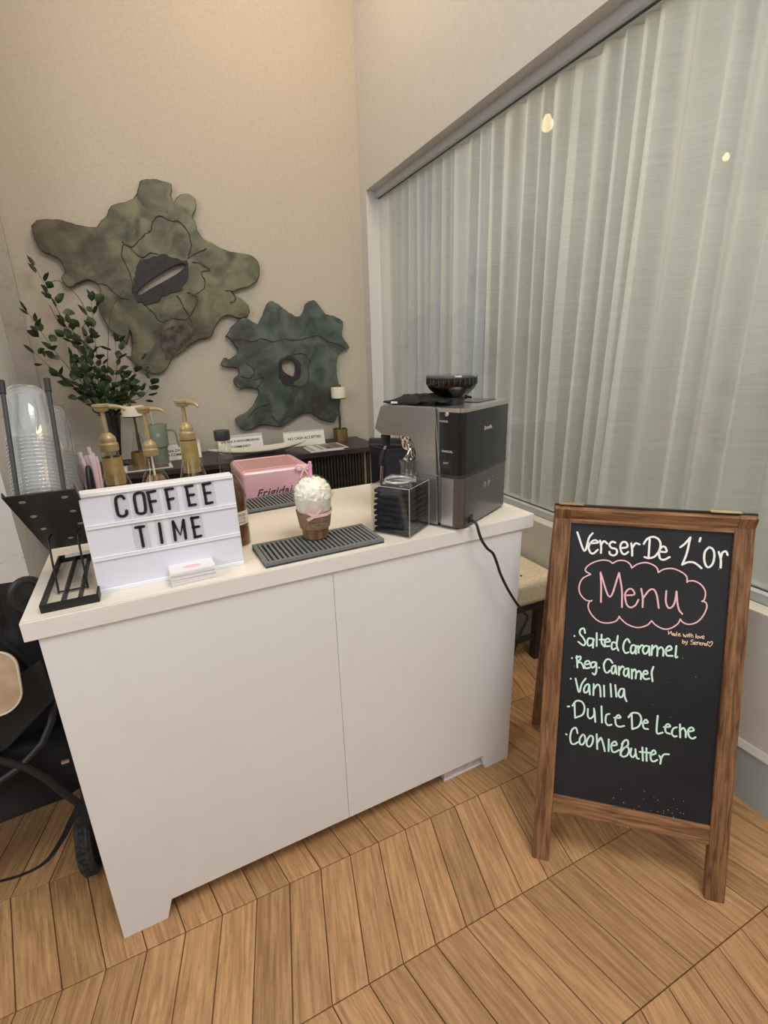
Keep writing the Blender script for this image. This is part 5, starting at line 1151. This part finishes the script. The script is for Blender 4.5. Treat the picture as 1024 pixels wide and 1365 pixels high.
# ---------------- stroller at the left
BF = noisy(mat('black_canvas', (.012,.012,.015), .8, spec=.25), (.006,.006,.008), (.02,.02,.024), 5, (1,1,1), 5, bump=.3, bscale=300)
TANL = noisy(mat('tan_leather', (.42,.29,.18), .5), (.34,.23,.14), (.50,.36,.24), 18, (1,1,1), 6, bump=.1); PIPE = mat('piping', (.62,.55,.45), .6)
t = thing('stroller', 'folded black fabric stroller with tan grip pad left of the counter', 'stroller', (-.60, .30, 0))
def L3(x, y, z): return (x+.60, y-.30, z)
# hood: dome
bm = new_bm(); n, k_ = 24, 12; g = []
for i in range(n+1):
    a = PI*i/n; r_ = []
    for j in range(k_+1):
        b = .5*PI*j/k_
        rr = 1+.025*math.cos(5*b)
        x = -.655+.265*rr*math.cos(a)*(.35+.65*math.cos(b)); z = .60+.30*rr*math.sin(a)*math.cos(b*.55); y = .02+.40*math.sin(b)
        r_.append(bm.verts.new(L3(x, y, z)))
    g.append(r_)
for i in range(n):
    for j in range(k_): bm.faces.new((g[i][j], g[i+1][j], g[i+1][j+1], g[i][j+1]))
h_ = obj('hood', bm, BF, t, smooth='all'); md = h_.modifiers.new('s', 'SOLIDIFY'); md.thickness = .006
# seat shell and basket
def blob(nm, P, m, yy0, yy1, bev=.03, mod=True):
    bm = new_bm(); prism(bm, [(L3(x, 0, z)[0], z) for x, z in P], L3(0, yy0, 0)[1], L3(0, yy1, 0)[1], 'xz')
    o = obj(nm, bm, m, t, bevel=bev, seg=3); return o
blob('seat', [(-.395, .78), (-.93, .80), (-.95, .42), (-.80, .36), (-.372, .50)], BF, .03, .42)
blob('basket', [(-.352, .475), (-.62, .545), (-.95, .52), (-.93, .30), (-.60, .285), (-.40, .30), (-.338, .325)], BF, -.02, .46, .02)
blob('side_flap', [(-.352, .62), (-.47, .52), (-.60, .48), (-.62, .54), (-.42, .70), (-.36, .73)], mat('charcoal_panel', (.012,.013,.014), .8), -.035, -.02, .004)
# frame tubes
FT = mat('frame_black', (.010,.010,.012), .5, .1)
for pts in ([(-.36, -.045, .30), (-.50, -.05, .52), (-.95, -.05, .70)], [(-.350, .02, .62), (-.45, -.045, .47), (-.90, -.05, .30)], [(-.365, -.02, .20), (-.352, .0, .33), (-.345, .02, .50)], [(-.352, .42, .12), (-.36, .42, .40)], [(-.93, -.03, .12), (-.93, -.03, .5)], [(-.93, .43, .12), (-.93, .43, .5)]):
    obj('frame_tube', tube(new_bm(), [L3(*p) for p in crom(pts, 4)], .009, 8), FT, t, smooth=True)
obj('front_axle', tube(new_bm(), [L3(-.36, .10, .31), L3(-.95, .10, .31)], .008, 8), FT, t)
obj('rear_axle', tube(new_bm(), [L3(-.36, .42, .10), L3(-.95, .42, .10)], .008, 8), FT, t)
TYR = noisy(mat('tyre', (.02,.02,.02), .8), (.01,.01,.01), (.05,.05,.05), 60, bump=1)
for (wx, wy) in ((-.383, .045), (-.383, .42), (-.93, .045), (-.93, .42)):
    bm = lathebm([(.080, -.017), (.094, -.019), (.1, -.012), (.1, .012), (.094, .019), (.080, .017)], 40, cap=False, M=Matrix.Rotation(PI/2, 4, 'Y'))
    wh = obj('wheel', bm, TYR, t, loc=L3(wx, wy, .1))
    obj('hub', lathebm([(0, -.014), (.078, -.014), (.081, -.010), (.081, .010), (.078, .014), (0, .014)], 32, M=Matrix.Rotation(PI/2, 4, 'Y')), FT, wh)
    bm = new_bm()
    for k in range(40):
        a = 2*PI*k/40
        for sx in (-.009, 0, .009):
            M_ = Matrix.Rotation(a+(.04 if sx else 0), 4, 'X') @ Matrix.Translation((sx, 0, .1)); box(bm, -.0035, .0035, -.0045, .0045, -.001, .0018, M_)
    obj('tread', bm, TYR, wh)
obj('handle_ring', tube(new_bm(), [L3(-.368+.030*math.cos(2*PI*i/24), .05+.010*math.cos(2*PI*i/24), .870+.040*math.sin(2*PI*i/24)) for i in range(24)], .0095, 10, closed=True), mat('handle_foam', (.02,.022,.024), .45), t, smooth=True)
obj('handle_post', tube(new_bm(), [L3(*p) for p in crom([(-.385, .055, .835), (-.40, .09, .76), (-.42, .12, .66)], 4)], .010, 8), FT, t, smooth=True)
# tan pad with piping
PADM = Matrix.Translation(L3(-.515, -.075, .665)) @ Matrix.Rotation(-.35, 4, 'X')
bm = new_bm(); prism(bm, rrect(-.12, .118, -.02, .125, .045, 7), -.006, .006, 'xz')
for v in bm.verts: v.co = PADM @ v.co
pd_ = obj('grip_pad', bm, TANL, t, bevel=.003)
bm = new_bm(); tube(bm, [PADM @ Vector((x, -.006, z)) for x, z in rrect(-.119, .117, -.019, .124, .045, 7)], .0022, 6, closed=True)
obj('piping', bm, PIPE, pd_)
bm = new_bm(); P_ = crom([(-.346, -.09, .34), (-.372, -.10, .305), (-.397, -.10, .265), (-.444, -.10, .211), (-.497, -.10, .197), (-.56, -.10, .205), (-.70, -.10, .22), (-.85, -.06, .2), (-.92, -.03, .3)], 6)
vs = []
for i, p in enumerate(P_):
    tt = (P_[min(i+1, len(P_)-1)]-P_[max(i-1, 0)]).normalized(); nn_ = Vector((-tt.z, 0, tt.x))*(.009*(1-.6*min(1, i/22)))
    vs.append([bm.verts.new(L3(*(p+nn_))), bm.verts.new(L3(*(p-nn_)))])
for a, b in zip(vs, vs[1:]): bm.faces.new((a[0], a[1], b[1], b[0]))
o = obj('strap', bm, BF, t); md = o.modifiers.new('s', 'SOLIDIFY'); md.thickness = .002
obj('buckle', boxbm(*[L3(-.368, 0, 0)[0], L3(-.352, 0, 0)[0]], *[L3(0, -.062, 0)[1], L3(0, -.056, 0)[1]], .45, .458), SCR, t)
